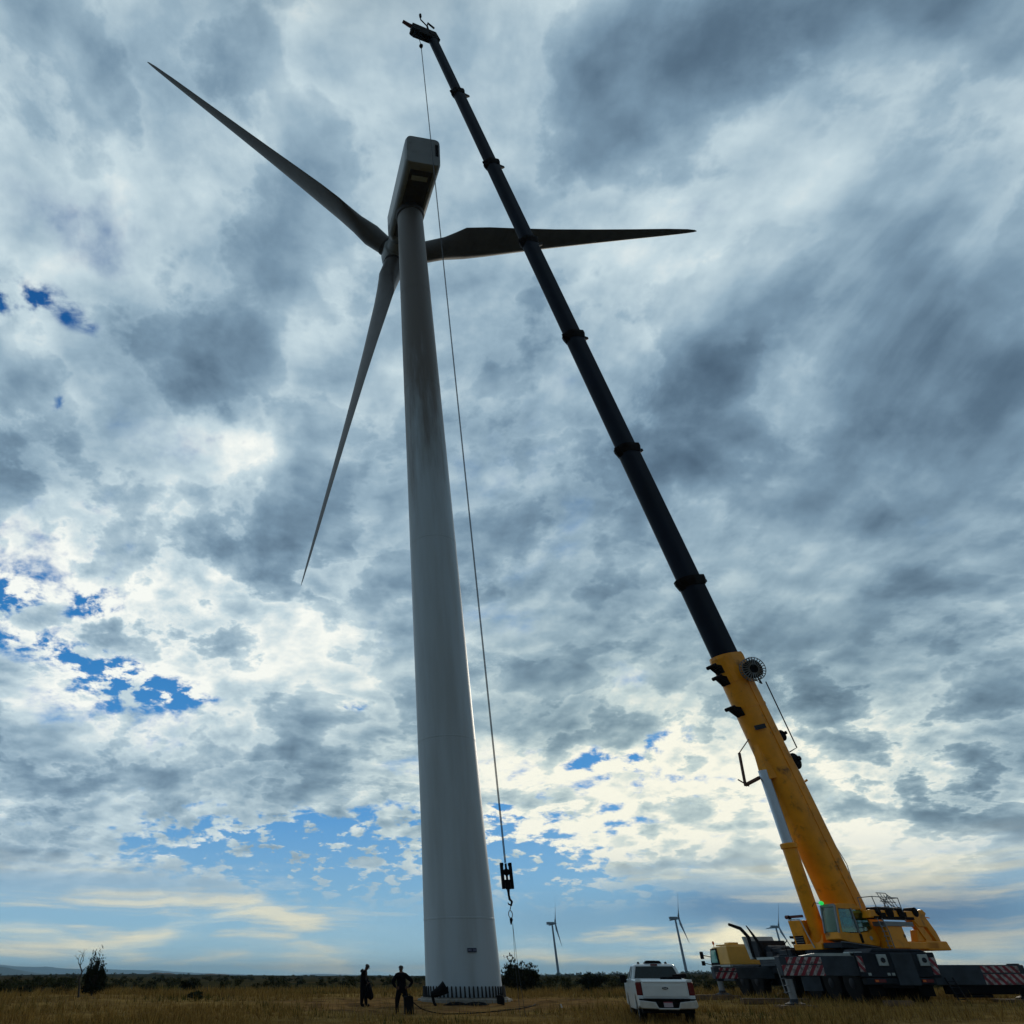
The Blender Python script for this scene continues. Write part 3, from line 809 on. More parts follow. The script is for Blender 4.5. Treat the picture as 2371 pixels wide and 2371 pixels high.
def main_turbine():
    bx, by = 6.16, 48.0
    z0 = .64
    rt = empty('wind_turbine', (bx, by, z0))
    tag(rt, 'huge wind turbine on a tapering grey tower, nacelle high overhead with three feathered blades', 'wind turbine')
    H1 = 71.0
    b = MB(); prof = []
    for k in range(41):
        t = k / 40
        prof.append((2.12 - .10 * min(1, t * 8) + (1.36 - 2.02) * t ** 1.05, H1 * t - z0 * t))
    b.lathe(prof, (bx, by, z0), (0, 0, 1), 72)
    tw = b.build('tower', 'tower', rt, smooth=True)
    def rad(zz): 
        t = (zz - z0) / (H1 - z0); return 2.12 - .10 * min(1, t * 8) - .66 * t ** 1.05
    # weld and flange seams
    for zz in (4.35, 14.5, 29.5, 45.5, 58.0):
        b = MB(); r = rad(zz)
        b.lathe([(r, -.05), (r + .010, -.04), (r + .010, .04), (r, .05)], (bx, by, zz), (0, 0, 1), 72)
        b.build('flange_seam', 'tower', tw, smooth=True)
    b = MB(); b.lathe([(2.0, 0), (2.40, 0), (2.40, .06), (2.12, .06), (2.0, .06)], (bx, by, z0 - .07), (0, 0, 1), 72)
    b.build('base_flange', 'concrete', rt, smooth=True)
    b = MB()
    ring = []
    rg = random.Random(3)
    for z_, r_ in ((gz(bx, by) - .5, 2.6), (z0 - .10, 2.55), (z0 - .072, 2.5)):
        ring.append([(bx + math.cos(2 * PI * k / 40) * r_ * (1 + .02 * math.sin(k * 2.3)), by + math.sin(2 * PI * k / 40) * r_, z_) for k in range(40)])
    b.loft(ring); b.build('foundation', 'concrete', rt)
    # anchor bolts in their tall caps round the foot
    proto = None
    for k in range(60):
        a = 2 * PI * k / 60
        cx_, cy_ = bx + math.cos(a) * 2.24, by + math.sin(a) * 2.24
        if proto is None:
            b = MB(Matrix.Translation((0, 0, 0)))
            b.lathe([(.055, 0), (.06, .03), (.048, .1), (.042, .46), (.03, .5), (.004, .51)], (bx, by, z0), (0, 0, 1), 8)
            proto = b.build('anchor_bolt', 'bolt', rt, smooth=True); o = proto
        else:
            o = proto.copy(); COL.objects.link(o); o.parent = rt
        o.location = (cx_ - bx, cy_ - by, 0)
    # number plate on the tower, facing the camera
    dirv = Vector((1070 - CX, 0, 0))
    p = P(1076, 2195, 46.0)
    a = math.atan2(p.x - bx, -(by - 46.0))
    a = math.atan2(-by * .98, p.x * .55 - bx * .55)
    nx = Vector((.10, -1, 0)).normalized()
    zz = p.z - .1
    r = rad(zz) + .012
    c = Vector((bx, by, zz)) + nx * r
    c += Vector((.12, 0, 0))
    rgt = Vector((-nx.y, nx.x, 0))
    X = Matrix(((rgt.x, 0, nx.x, c.x), (rgt.y, 0, nx.y, c.y), (0, 1, 0, c.z), (0, 0, 0, 1)))
    b = MB(X)
    b.box((-.25, -.1, -.02), (.25, .1, .03))
    pl = b.build('number_plate', 'signblue', rt)
    for tx, dx in (('M1', -.115), ('10', .135)): text_mesh(tx, .155, 'signpale', X @ Matrix.Translation((dx, 0, .036)), 'plate_number', pl)
    # nacelle and rotor
    yaw, tilt, psi, L = .1766, R(3), R(72.05), 44.3
    ax = Vector((-math.sin(yaw), math.cos(yaw), 0))
    A = (ax * math.cos(tilt) + Vector((0, 0, math.sin(tilt)))).normalized()
    r_ = Vector((ax.y, -ax.x, 0)); up = r_.cross(A)
    T = Vector((bx, by, H1))
    b = MB()
    b.lathe([(1.36, -.5), (1.5, -.35), (1.55, .05), (1.45, .3)], T, (0, 0, 1), 48)
    b.build('yaw_ring', 'nacelle_dark', rt, smooth=True)
    w = 3.3; h = 3.9
    rings = []
    for s_, ww, hh, rr, dz in ((4.3, 2.3, 2.6, .9, -.1), (3.9, 3.0, 3.3, .8, -.05), (3.0, 3.5, 3.8, .65, 0), (-5.2, 3.75, 3.9, .6, 0), (-5.9, 3.72, 3.86, .58, 0), (-6.15, 3.5, 3.66, .5, 0)):
        # the rear face leans out towards the roof
        c = T + ax * s_ + Vector((0, 0, .28 + h / 2 + dz))
        upv = Vector((0, 0, 1)) - ax * (.16 if s_ < -5 else 0)
        rings.append(rbox_ring(c, ww, hh, rr, r_, upv))
    b = MB(); b.loft(rings)
    nc = b.build('nacelle', 'nacelle', rt, smooth=True, sharp=50)
    zb = H1 + .28
    def nb(s_, t_, z_): return T + ax * s_ + r_ * t_ + Vector((0, 0, z_ - H1))
    b = MB()
    b.hexa([nb(3, -1.15, zb - .03), nb(3, 1.15, zb - .03), nb(-5.1, 1.2, zb - .03), nb(-5.1, -1.2, zb - .03)], [nb(3, -1.15, zb + .02), nb(3, 1.15, zb + .02), nb(-5.1, 1.2, zb + .02), nb(-5.1, -1.2, zb + .02)])
    b.build('underside_panel', 'nacelle_dark', nc)
    b = MB()
    b.hexa([nb(-4.0, -.9, zb - .08), nb(-4.0, .8, zb - .08), nb(-4.5, .8, zb - .08), nb(-4.5, -.9, zb - .08)], [nb(-4.0, -.9, zb - .031), nb(-4.0, .8, zb - .031), nb(-4.5, .8, zb - .031), nb(-4.5, -.9, zb - .031)])
    b.build('hatch', 'lightpanel', nc)
    # dark vent in the rear face, right side
    b = MB()
    def rf(t_, z_, o_): return T + ax * (-6.17 - .16 * (z_ - 2.2) - o_) + r_ * t_ + Vector((0, 0, z_))
    b.hexa([rf(1.28, 1.7, -.05), rf(1.58, 1.7, -.05), rf(1.58, 1.7, .03), rf(1.28, 1.7, .03)], [rf(1.28, 3.3, -.05), rf(1.58, 3.3, -.05), rf(1.58, 3.3, .03), rf(1.28, 3.3, .03)])
    b.build('vent', 'black', nc)
    Hb = T + ax * 6.5 + Vector((0, 0, 1.9))
    b = MB()
    b.lathe([(1.15, -2.3), (1.3, -2.0), (1.35, -1.2), (1.6, -1.0), (1.65, .6), (1.35, 1.4), (.7, 1.9), (.05, 2.05)], Hb, A, 40)
    hub = b.build('hub', 'nacelle', rt, smooth=True)
    for i in range(3):
        a = psi - i * 2 * PI / 3
        span = up * math.cos(a) + r_ * math.sin(a)
        b = MB(); b.lathe([(1.0, 1.2), (1.12, 1.4), (1.12, 1.75), (.98, 1.8)], Hb, span, 28)
        b.build('blade_bearing', 'nacelle_dark', hub, smooth=True)
        inpl = A.cross(span).normalized()
        back = (-A * math.cos(R(13)) - inpl * math.sin(R(13))).normalized()
        b = MB()
        b.loft([[Hb + q for q in rg_] for rg_ in blade_rings(L, A * 0, span, back, 1.13)])
        b.build('blade', 'blade', rt, smooth=True, sharp=60)
main_turbine()

def far_turbines():
    rt = empty('wind_turbine', (0, 0, 0))
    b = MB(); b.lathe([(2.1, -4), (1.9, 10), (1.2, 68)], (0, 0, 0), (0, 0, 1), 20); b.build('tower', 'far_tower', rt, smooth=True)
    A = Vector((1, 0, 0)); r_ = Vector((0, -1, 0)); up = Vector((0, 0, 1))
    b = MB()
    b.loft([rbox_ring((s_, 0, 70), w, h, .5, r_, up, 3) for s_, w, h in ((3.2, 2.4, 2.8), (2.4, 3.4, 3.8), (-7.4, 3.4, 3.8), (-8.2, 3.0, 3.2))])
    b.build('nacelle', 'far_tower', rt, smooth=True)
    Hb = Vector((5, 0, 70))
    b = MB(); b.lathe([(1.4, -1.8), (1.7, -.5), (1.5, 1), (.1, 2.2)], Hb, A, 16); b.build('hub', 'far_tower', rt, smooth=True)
    for i in range(3):
        a = R(28 - 120 * i)
        span = up * math.cos(a) + r_ * math.sin(a)
        back = (-A * .35 + A.cross(span) * .94).normalized()
        b = MB(); b.loft([[Hb + q for q in rg_] for rg_ in blade_rings(37, A * 0, span, back, 1.15, 12)])
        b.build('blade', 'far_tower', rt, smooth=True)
    S = [(1278, 1270, 70.0, 3, 'distant wind turbine on the plain, nearest to the right side of the big tower'),
         (1563, 1180, 71.0, 0, 'distant wind turbine rising behind the right side of the white pickup'),
         (1796, 1340, 70.5, 6, 'distant wind turbine seen over the crane deck, left of the operator cab')]
    for i, (u, D, hz, yw, lb) in enumerate(S):
        o = rt if i == 0 else copy_tree(rt)
        o.name = 'wind_turbine'
        hub_v = {1278: 2138, 1563: 2126, 1796: 2146}[u]
        p = P(u, hub_v, D)
        o.location = (p.x, D, p.z - 70)
        o.rotation_euler = (0, 0, R(yw))
        tag(o, lb, 'wind turbine', 'distant wind turbines on the plain')
far_turbines()

# ---------------------------------------------------------------- mobile crane
SCX, SCY = 24.3, 43.0
GZ = .56                                            # ground level under the crane
Bf = Vector((-.936, -.352, 0)).normalized()         # the way the boom points
Lf = Vector((-Bf.y, Bf.x, 0))                       # the operator's left
def crane():
    rt = empty('mobile_crane', (24.3, 45.0, GZ))
    tag(rt, 'six-axle yellow and slate mobile crane with its long telescopic boom raised over the turbine', 'crane')
    W = MB
    # ---- carrier, in world axes: rear at y = 38, front at y = 53.6, left side x = 22.7, right side x = 25.9
    XL, XR = 22.75, 25.85
    b = W()
    b.box((23.6, 38.3, 1.15), (25.0, 53.0, 1.75))
    b.box((XL + .15, 38.35, 1.72), (XR - .15, 46.0, 2.2))
    b.box((XL + .15, 46.0, 1.72), (XR - .15, 50.9, 2.05))
    b.build('chassis', 'chassis', rt, bevel=.03)
    b = W()
    b.box((XL, 38.5, 2.2), (XR, 44.3, 2.42))
    b.box((XL, 44.3, 2.2), (XR, 47.4, 2.46))
    b.build('deck', 'slate', rt, bevel=.02)
    b = W(); b.box((XL - .03, 44.5, 2.36), (XL + .4, 47.6, 2.475)); b.box((XL - .035, 44.5, 2.05), (XL + .05, 44.62, 2.36)); b.box((XL - .034, 38.9, 2.40), (XL + .4, 44.2, 2.465))
    b.build('side_trim', 'lightpanel', rt)
    b = W(); b.box((XL + .02, 44.7, 2.05), (XL + .5, 47.4, 2.33)); b.build('side_locker', 'slate', rt, bevel=.02)
    # machinery on the deck behind the driver's cab
    b = W()
    b.box((23.1, 44.4, 2.47), (25.5, 45.6, 2.78)); b.box((23.3, 45.7, 2.47), (25.3, 47.8, 2.9)); b.box((23.0, 46.2, 2.47), (23.3, 46.9, 2.72))
    b.lathe([(.28, 0), (.28, 1.2)], (23.2, 47.0, 2.75), (1, 0, 0), 16)
    b.box((24.2, 44.1, 2.47), (24.9, 44.5, 3.0))
    b.build('deck_machinery', 'chassis', rt, bevel=.03)
    b = W()
    for x, y in ((23.0, 44.6), (23.3, 44.3)):
        b.tube([(x, y, 2.4), (x, y, 3.05), (x + .12, y - .1, 3.2)], .025, 6)
    b.build('antenna', 'black', rt)
    b = W()
    b.hexa([(22.9, 48.4, 2.4), (24.6, 48.4, 2.4), (24.6, 48.75, 2.4), (22.9, 48.75, 2.4)], [(22.9, 48.9, 3.55), (24.6, 48.9, 3.55), (24.6, 49.2, 3.55), (22.9, 49.2, 3.55)])
    b.build('engine_shroud', 'lightpanel', rt, bevel=.03)
    b = W(); b.box((22.95, 47.6, 2.4), (24.6, 48.38, 3.3)); b.build('engine_cover', 'chassis', rt, bevel=.05)
    b = W(); b.tube([(22.95, 48.3, 2.5), (22.95, 48.4, 3.5), (22.8, 48.8, 3.95), (22.55, 49.6, 4.2)], [.10, .10, .10, .08], 12)
    b.build('exhaust_pipe', 'black', rt, smooth=True)
    b = W(); b.tube([(23.0, 47.3, 2.5), (23.0, 47.4, 3.1), (22.9, 47.7, 3.6), (22.8, 48.0, 4.05)], [.12, .10, .07, .03], 10)
    b.build('exhaust_pipe', 'black', rt, smooth=True)
    # driver's cab at the far end
    b = W()
    prof = [(50.95, 2.18), (53.5, 2.18), (53.62, 2.35), (53.3, 3.02), (53.0, 3.12), (50.95, 3.16)]
    b.prism(prof, 0, 22.65, 25.95)
    cab = b.build('driver_cab', 'cab_yellow', rt, bevel=.06)
    b = W(); b.box((22.6, 50.9, 2.08), (26.0, 53.55, 2.178)); b.build('trim_band', 'lightpanel', cab)
    b = W(); b.prism([(50.9, 1.35), (53.4, 1.35), (53.6, 2.07), (50.9, 2.07)], 0, 22.65, 25.95); b.build('cab_skirt', 'slate', cab, bevel=.03)
    b = W(); b.prism([(52.35, 2.14), (53.5, 2.14), (53.52, 2.4), (53.22, 3.04), (52.35, 3.06)], 0, 22.61, 22.66); b.build('window_frame', 'black', cab)
    b = W(); b.prism([(52.5, 2.3), (53.36, 2.3), (53.38, 2.42), (53.12, 2.95), (52.5, 2.97)], 0, 22.59, 22.62); b.build('cab_window', 'greenglass', cab)
    b = W(); b.prism([(53.57, 2.42), (53.63, 2.43), (53.33, 2.98), (53.27, 2.97)], 0, 22.9, 25.7); b.build('windscreen', 'glassdark', cab)
    for z0, z1 in ((2.5, 2.9), (2.15, 2.4)):
        b = W(); b.hexa([(22.05, 53.5, z0), (22.22, 53.45, z0), (22.22, 53.62, z0), (22.05, 53.66, z0)], [(22.05, 53.5, z1), (22.22, 53.45, z1), (22.22, 53.62, z1), (22.05, 53.66, z1)])
        mr = b.build('mirror', 'black', cab, bevel=.03)
        b = W(); b.tube([(22.2, 53.5, (z0 + z1) / 2), (22.7, 53.45, (z0 + z1) / 2 - .1)], .025, 6); b.build('mirror_arm', 'black', mr)
    b = W(); b.lathe([(.02, 0), (.02, .15), (.06, .16), (.06, .3), (.01, .34)], (22.8, 53.0, 3.12), (0, 0, 1), 12); b.build('beacon', 'orange', cab, smooth=True)
    b = W(); b.box((22.75, 51.1, 3.165), (25.8, 52.6, 3.24)); b.box((23.0, 51.3, 3.24), (23.6, 51.9, 3.34)); b.build('roof_rack', 'cab_yellow', cab, bevel=.02)
    # wheels
    def wheel(x, y, side):
        b = MB()
        r, w = .74, .22
        b.lathe([(.42, -w), (.60, -w), (.70, -w * .92), (r, -w * .7), (r, w * .7), (.70, w * .92), (.60, w), (.42, w)], (x, y, GZ + .76), (1, 0, 0), 36)
        wh = b.build('wheel', 'rubber', rt, smooth=True, sharp=30)
        b = MB()
        s_ = side
        b.lathe([(.43, s_ * .21), (.40, s_ * .10), (.22, s_ * .06), (.20, s_ * .24), (.12, s_ * .27), (.01, s_ * .27)], (x, y, GZ + .76), (1, 0, 0), 24)
        b.build('rim', 'rim', wh, smooth=True)
    for y in (50.2, 48.4, 45.0, 42.6, 40.9, 39.2):
        wheel(XL + .26, y, -1); wheel(XR - .26, y, 1)
    b = W()
    for y in (50.2, 48.4, 45.0, 42.6, 40.9, 39.2): b.lathe([(.13, 0), (.13, 2.3)], (XL + .4, y, GZ + .76), (1, 0, 0), 10)
    b.build('axle', 'chassis', rt)
    b = W()
    for y0, y1 in ((47.6, 51.0), (44.2, 45.8), (38.5, 43.4)):
        b.box((XL + .02, y0, 2.06 if y0 > 44 else 1.98), (XL + .55, y1, 2.13)); b.box((XR - .55, y0, 2.06), (XR - .02, y1, 2.13))
    b.build('mudguard', 'chassis', rt)
    # ---- outriggers
    def outrigger(x0, x1, y, zt, zb, dep, sm, stripe_len, jack_z=None):
        """beam from the carrier side x0 out to x1"""
        s_ = 1 if x1 > x0 else -1
        xs = x1 - s_ * stripe_len
        b = MB(); b.box((min(x0, x1), y, zb), (max(x0, x1), y + dep, zt))
        bm = b.build('outrigger_beam', 'slate', rt, bevel=.03)
        b = MB(); b.box((min(xs, x1) + .03, y - .012, zb + .02), (max(xs, x1) - .03, y, (zb + zt) / 2 + .04)); b.box((min(xs, x1) + .03 + (.25 if s_ < 0 else .0), y - .012, (zb + zt) / 2 + .09), (max(xs, x1) - .03 - (.0 if s_ < 0 else .25), y, zt - .04))
        b.build('warning_stripes', sm, bm)
        xj = x1 - s_ * .28
        g0 = gz(xj, y + dep / 2)
        b = MB(); b.box((xj - .17, y + dep / 2 - .17, zb - .1), (xj + .17, y + dep / 2 + .17, zt + .05)); jk = b.build('jack_housing', 'chassis', bm, bevel=.02)
        b = MB(); b.lathe([(.15, 0), (.15, zb - .1 - g0 - .30)], (xj, y + dep / 2, g0 + .30), (0, 0, 1), 20); b.build('jack_ram', 'galv', bm, smooth=True)
        b = MB(); b.lathe([(.42, 0), (.42, .05), (.2, .12), (.16, .22), (.0, .22)], (xj, y + dep / 2, g0 + .12), (0, 0, 1), 24); b.build('jack_pad', 'chassis', bm, smooth=True)
        return bm
    outrigger(23.0, 19.15, 38.0, 2.36, 1.60, .45, 'stripeR', 1.9)
    outrigger(25.6, 30.0, 38.0, 2.02, 1.26, .45, 'stripeF', 2.0)
    outrigger(23.0, 19.75, 46.6, 2.02, 1.47, .42, 'stripeR', 1.25)
    outrigger(25.6, 28.8, 46.6, 2.02, 1.47, .42, 'stripeF', 1.25)
    b = W(); b.box((26.3, 38.06, .92), (29.9, 38.4, 1.255)); b.box((26.6, 38.1, .80), (28.2, 38.36, .92)); b.build('beam_shade_box', 'black', rt, bevel=.03)  # black boxes standing in for the shadow below the right outrigger beam
    b = W(); b.prism([(19.4, 2.365), (20.2, 2.365), (20.9, 2.47), (22.7, 2.47), (22.7, 2.365)], 1, 38.02, 38.4); b.build('beam_step', 'lightpanel', rt)
    b = W(); b.box((19.95, 38.05, 1.05), (20.75, 38.12, 1.585)); b.build('hanging_plate', 'slate', rt)
    b = W()
    for x in (19.0, 19.28): b.tube([(x, 38.1, 1.9), (x + .08, 38.1, .95)], .02, 6)
    for z in (1.0, 1.25, 1.5): b.tube([(19.02, 38.1, z), (19.32, 38.1, z)], .018, 6)
    b.build('step_frame', 'galv', rt)
    # ---- rear end
    b = W()
    b.box((XL - .2, 37.95, 1.55), (XR + .3, 38.5, 2.5))
    b.prism([(23.3, 2.5), (25.6, 2.5), (25.9, 2.50), (25.6, 2.62), (23.5, 2.66)], 1, 38.0, 40.2)
    b.build('rear_body', 'chassis', rt, bevel=.04)
    b = W(); b.box((24.15, 37.9, 1.25), (25.1, 37.948, 2.48)); b.build('rear_panel', 'slate', rt, bevel=.02)
    for x, st in ((23.5, 0), (25.35, 1)):
        b = W(); b.box((x, 37.86, 1.98), (x + .42, 37.945, 2.42)); pn = b.build('lock_panel', 'lightpanel', rt, bevel=.02)
        b = W(); b.lathe([(.10, 0), (.10, .03), (.04, .03)], (x + .21, 37.86, 2.2), (0, -1, 0), 18); b.build('lock_pin', 'chassis', pn, smooth=True)
    b = W(); b.box((22.6, 37.93, 1.75), (22.85, 37.95, 2.36)); b.build('marker_board', 'stripeF', rt)
    b = W(); b.box((25.82, 37.93, 1.65), (26.1, 37.95, 2.3)); b.build('marker_board', 'stripeF', rt)
    b = W(); b.box((XL, 37.98, 1.28), (XR, 38.3, 1.54)); b.build('rear_bumper', 'chassis', rt, bevel=.03)
    for x in (23.1, 25.2):
        b = W(); b.box((x, 37.94, 1.36), (x + .5, 37.975, 1.48)); tl = b.build('tail_lamp', 'red', rt)
        b = W(); b.box((x + .02, 37.925, 1.38), (x + .16, 37.938, 1.46)); b.build('indicator', 'orange', tl)
    for x in (23.75, 23.95, 24.2, 22.9): 
        b = W(); b.box((x, 37.92, 1.62), (x + .13, 37.935, 1.72)); b.build('reflector', 'lightpanel', rt)
    for x in (22.9, 25.1):
        b = W(); b.box((x, 38.2, .85), (x + .65, 38.24, 1.3)); b.build('mud_flap', 'rubber', rt)
    b = W()
    for x in (26.2, 26.55): b.tube([(x, 37.9, 1.55), (x + .22, 37.8, .65)], .03, 6)
    for k in range(4): b.tube([(26.24 + k * .05, 37.88, 1.4 - k * .22), (26.59 + k * .05, 37.88, 1.4 - k * .22)], .02, 6)
    b.build('access_ladder', 'rim', rt)
    b = W()
    for x in (22.4, 22.72): b.box((x, 38.02, 2.20), (x + .27, 38.5, 2.52))
    b.build('battery_box', 'lightpanel', rt, bevel=.02)
    # ---- superstructure, in its own frame: x forward along the boom, y to the operator's left
    X = Matrix(((Bf.x, Lf.x, 0, SCX), (Bf.y, Lf.y, 0, SCY), (0, 0, 1, 0), (0, 0, 0, 1)))
    def S(): return MB(X)
    b = S(); b.lathe([(1.05, 0), (1.05, .28), (.95, .3)], (0, 0, 2.43), (0, 0, 1), 40); b.build('slewing_ring', 'chassis', rt, smooth=True)
    b = S()
    b.prism([(-4.4, -1.45), (.6, -1.45), (1.0, -1.1), (1.0, .55), (-.9, .75), (-4.4, .95)], 2, 2.72, 2.98)
    b.prism([(-4.3, 2.98), (-1.9, 2.98), (-2.2, 4.2), (-3.0, 4.35), (-3.9, 3.6)], 1, -1.0, -.72)
    b.prism([(-4.3, 2.98), (-1.9, 2.98), (-2.2, 4.2), (-3.0, 4.35), (-3.9, 3.6)], 1, .72, 1.0)
    b.prism([(-.9, 2.98), (.62, 2.98), (.5, 3.4), (.0, 3.5)], 1, -.42, .36)
    b.build('turntable_frame', 'yellow', rt, bevel=.03)
    # operator's cab
    side = [(.62, 4.62), (.88, 3.50), (.92, 3.12), (.4, 3.02), (-1.55, 2.86), (-1.75, 3.1), (-1.62, 3.6), (-1.3, 4.35), (-1.05, 4.60), (-.7, 4.70), (.3, 4.70)]
    yl, yr = 1.70, .84
    b = S()
    # shell: floor, rear, roof, pillars and the panels round the openings
    b.prism([(.88, 3.46), (.92, 3.12), (.4, 3.02), (-1.55, 2.86), (-1.75, 3.1), (-1.62, 3.50), (-1.45, 3.60), (-1.1, 3.48), (-.6, 3.42), (.2, 3.40)], 1, yl - .06, yl)
    b.prism([(.62, 4.62), (.3, 4.70), (-.7, 4.70), (-1.05, 4.60), (-1.3, 4.35), (-1.22, 4.30), (-1.0, 4.48), (.55, 4.48)], 1, yl - .06, yl)
    b.prism([(.62, 4.6), (.88, 3.46), (.70, 3.42), (.47, 4.5)], 1, yl - .06, yl)
    b.prism([(-1.62, 3.50), (-1.3, 4.35), (-1.2, 4.32), (-1.36, 4.0), (-1.48, 3.6)], 1, yl - .06, yl)
    b.prism(side, 1, yr, yr + .05)
    b.prism([(.3, 4.70), (-.7, 4.70), (-1.05, 4.60), (-1.02, 4.55), (-.7, 4.64), (.3, 4.64), (.6, 4.56), (.62, 4.62)], 1, yr + .05, yl - .06)
    b.prism([(.92, 3.12), (.4, 3.02), (-1.55, 2.86), (-1.55, 2.92), (.4, 3.08), (.86, 3.16)], 1, yr + .05, yl - .06)
    b.prism([(-1.55, 2.86), (-1.75, 3.1), (-1.62, 3.6), (-1.3, 4.35), (-1.25, 4.33), (-1.56, 3.6), (-1.69, 3.1), (-1.5, 2.9)], 1, yr + .05, yl - .06)
    b.prism([(.93, 3.14), (.88, 3.44), (.83, 3.42), (.86, 3.14)], 1, yr + .05, yl - .06)
    cab = b.build('operator_cab', 'yellow', rt, bevel=.012)
    b = S(); b.prism([(.84, 3.44), (.89, 3.46), (.63, 4.58), (.58, 4.56)], 1, yr + .06, yl - .07); b.build('windscreen', 'glass', cab)
    b = S()
    for y0, y1 in ((yr + .0, yr + .07), (yl - .075, yl + .012)):
        b.prism([(.86, 3.40), (.925, 3.42), (.66, 4.64), (.60, 4.62)], 1, y0, y1)
    b.prism([(.60, 4.55), (.66, 4.55), (.64, 4.68), (.56, 4.68)], 1, yr + .07, yl - .075)
    b.build('windscreen_frame', 'galv', cab)
    b = S(); b.prism([(.44, 4.46), (.66, 3.46), (.2, 3.43), (-.42, 3.45), (-.36, 4.46)], 1, yl - .045, yl - .02); b.build('side_window', 'glass', cab)
    b = S(); b.prism([(-.44, 4.46), (-.50, 3.46), (-1.05, 3.52), (-1.42, 3.66), (-1.30, 4.05), (-1.06, 4.44)], 1, yl - .045, yl - .02); b.build('side_window', 'glass', cab)
    b = S(); b.prism([(-.35, 4.5), (-.41, 3.4), (-.51, 3.4), (-.45, 4.5)], 1, yl - .05, yl + .01); b.build('window_pillar', 'galv', cab)
    b = S(); b.box((-.55, yl, 2.98), (-.40, yl + .03, 3.38)); b.build('door_handle', 'black', cab)
    b = S(); b.lathe([(.09, 0), (.09, .012)], (-1.15, yl, 3.2), (0, 1, 0), 16); b.build('decal', 'lightpanel', cab)
    b = S(); b.lathe([(.0, -.13), (.08, -.09), (.10, 0), (.08, .09), (0, .13)], (.75, yr + .22, 4.74), (.3, .9, -.1), 16); b.build('green_lamp', 'green_lamp', cab, smooth=True)
    b = S(); b.tube([(.55, yr + .2, 4.68), (.85, yr - .1, 4.78), (1.0, yr - .15, 4.6)], .018, 6); b.build('lamp_bracket', 'black', cab)
    b = S(); b.box((-.75, yr + .12, 3.1), (-.2, yl - .2, 3.48)); b.box((-.85, yr + .15, 3.45), (-.68, yl - .22, 4.15)); b.build('seat', 'black', cab, bevel=.04)
    b = S(); b.prism([(1.0, 2.78), (.95, 3.0), (-1.6, 2.84), (-1.7, 2.70)], 1, yr - .2, yl - .02); b.build('cab_platform', 'chassis', cab)
    b = S(); b.tube([(1.0, yl + .01, 3.02), (.4, yl + .01, 2.98), (-1.6, yl + .01, 2.80)], .022, 6); b.build('cab_grab_rail', 'galv', cab)
    # front box with the louvre on the operator's right
    b = S(); b.prism([(.78, 2.72), (.90, 4.06), (.1, 4.06), (-.7, 2.72)], 1, -1.16, -.38); bx = b.build('cooler_box', 'yellow', rt, bevel=.03)
    b = S(); b.hexa([(.815, -1.04, 2.90), (.815, -.52, 2.90), (.78, -.52, 2.90), (.78, -1.04, 2.90)], [(.855, -1.04, 3.36), (.855, -.52, 3.36), (.80, -.52, 3.36), (.80, -1.04, 3.36)])
    lv = b.build('louvre', 'black', bx)
    b = S()
    for k in range(4): b.box((.80 + k * .009, -1.02, 2.96 + k * .1), (.845 + k * .009, -.54, 2.985 + k * .1))
    b.build('louvre_slat', 'galv', lv)
    b = S(); b.tube([(.88, -.44, 4.10), (.95, -.3, 3.98), (1.0, -.1, 3.4), (1.05, .15, 2.8)], .03, 8); b.tube([(.88, -1.12, 4.10), (.88, -.44, 4.10)], .025, 6); b.build('hand_rail', 'lightpanel', bx)
    b = S(); b.lathe([(.05, 0), (.07, .08), (.05, .2)], (.8, -1.0, 4.08), (.3, -.4, 1), 10); b.build('work_light', 'black', bx)
    b = S(); b.lathe([(.06, 0), (.06, .22)], (.75, -1.17, 3.30), (.2, -1, .1), 10); b.lathe([(.06, 0), (.06, .2)], (.75, -1.17, 3.05), (.2, -1, .1), 10); b.build('work_light', 'black', bx)
    b = S(); b.box((.62, -1.2, 4.18), (.72, -.35, 4.30)); b.lathe([(.09, 0), (.09, .2)], (.67, -1.2, 4.24), (0, -1, 0), 12); b.build('camera_arm', 'redhead', rt)
    # rear: winch frame, counterweight carrier and slabs
    b = S()
    b.prism([(-.9, 4.06), (-1.1, 4.42), (-4.2, 4.42), (-4.9, 4.52), (-5.1, 4.35), (-4.95, 4.2), (-5.35, 3.5), (-5.45, 3.1), (-5.1, 3.08), (-4.75, 3.7), (-4.2, 3.72), (-3.9, 4.02)], 1, 1.75, 2.2)
    b.build('winch_frame', 'yellow', rt, bevel=.04)
    b = S()
    for k, (t, z, r) in enumerate(((-1.6, 4.45, .2), (-2.4, 4.40, .28), (-3.2, 4.42, .25), (-4.3, 4.46, .22))):
        b.lathe([(r, 0), (r, .5), (r * .5, .52)], (t, 1.72, z - .08), (0, 1, 0), 18)
    b.box((-4.0, 1.78, 4.02), (-1.2, 2.24, 4.14)); b.box((-2.0, 2.2, 4.1), (-1.6, 2.28, 4.3)); b.box((-3.5, 2.2, 4.15), (-3.0, 2.27, 4.35))
    b.build('winch', 'collar', rt, smooth=True)
    b = S(); b.prism([(-1.8, 2.76), (-1.75, 3.78), (-2.95, 3.74), (-3.05, 2.76)], 1, 1.5, 2.2); cw = b.build('counterweight_block', 'yellow', rt, bevel=.04)
    b = S(); b.box((-3.75, 1.68, 3.72), (-1.62, 2.26, 3.92)); b.build('walkway', 'galv', rt)
    b = S(); b.box((-5.15, 1.55, 2.74), (-3.02, 2.2, 3.06)); b.prism([(-3.9, 3.06), (-4.1, 3.6), (-4.6, 3.6), (-5.1, 3.06)], 1, 1.7, 2.1); b.build('counterweight_frame', 'yellow', rt, bevel=.04)
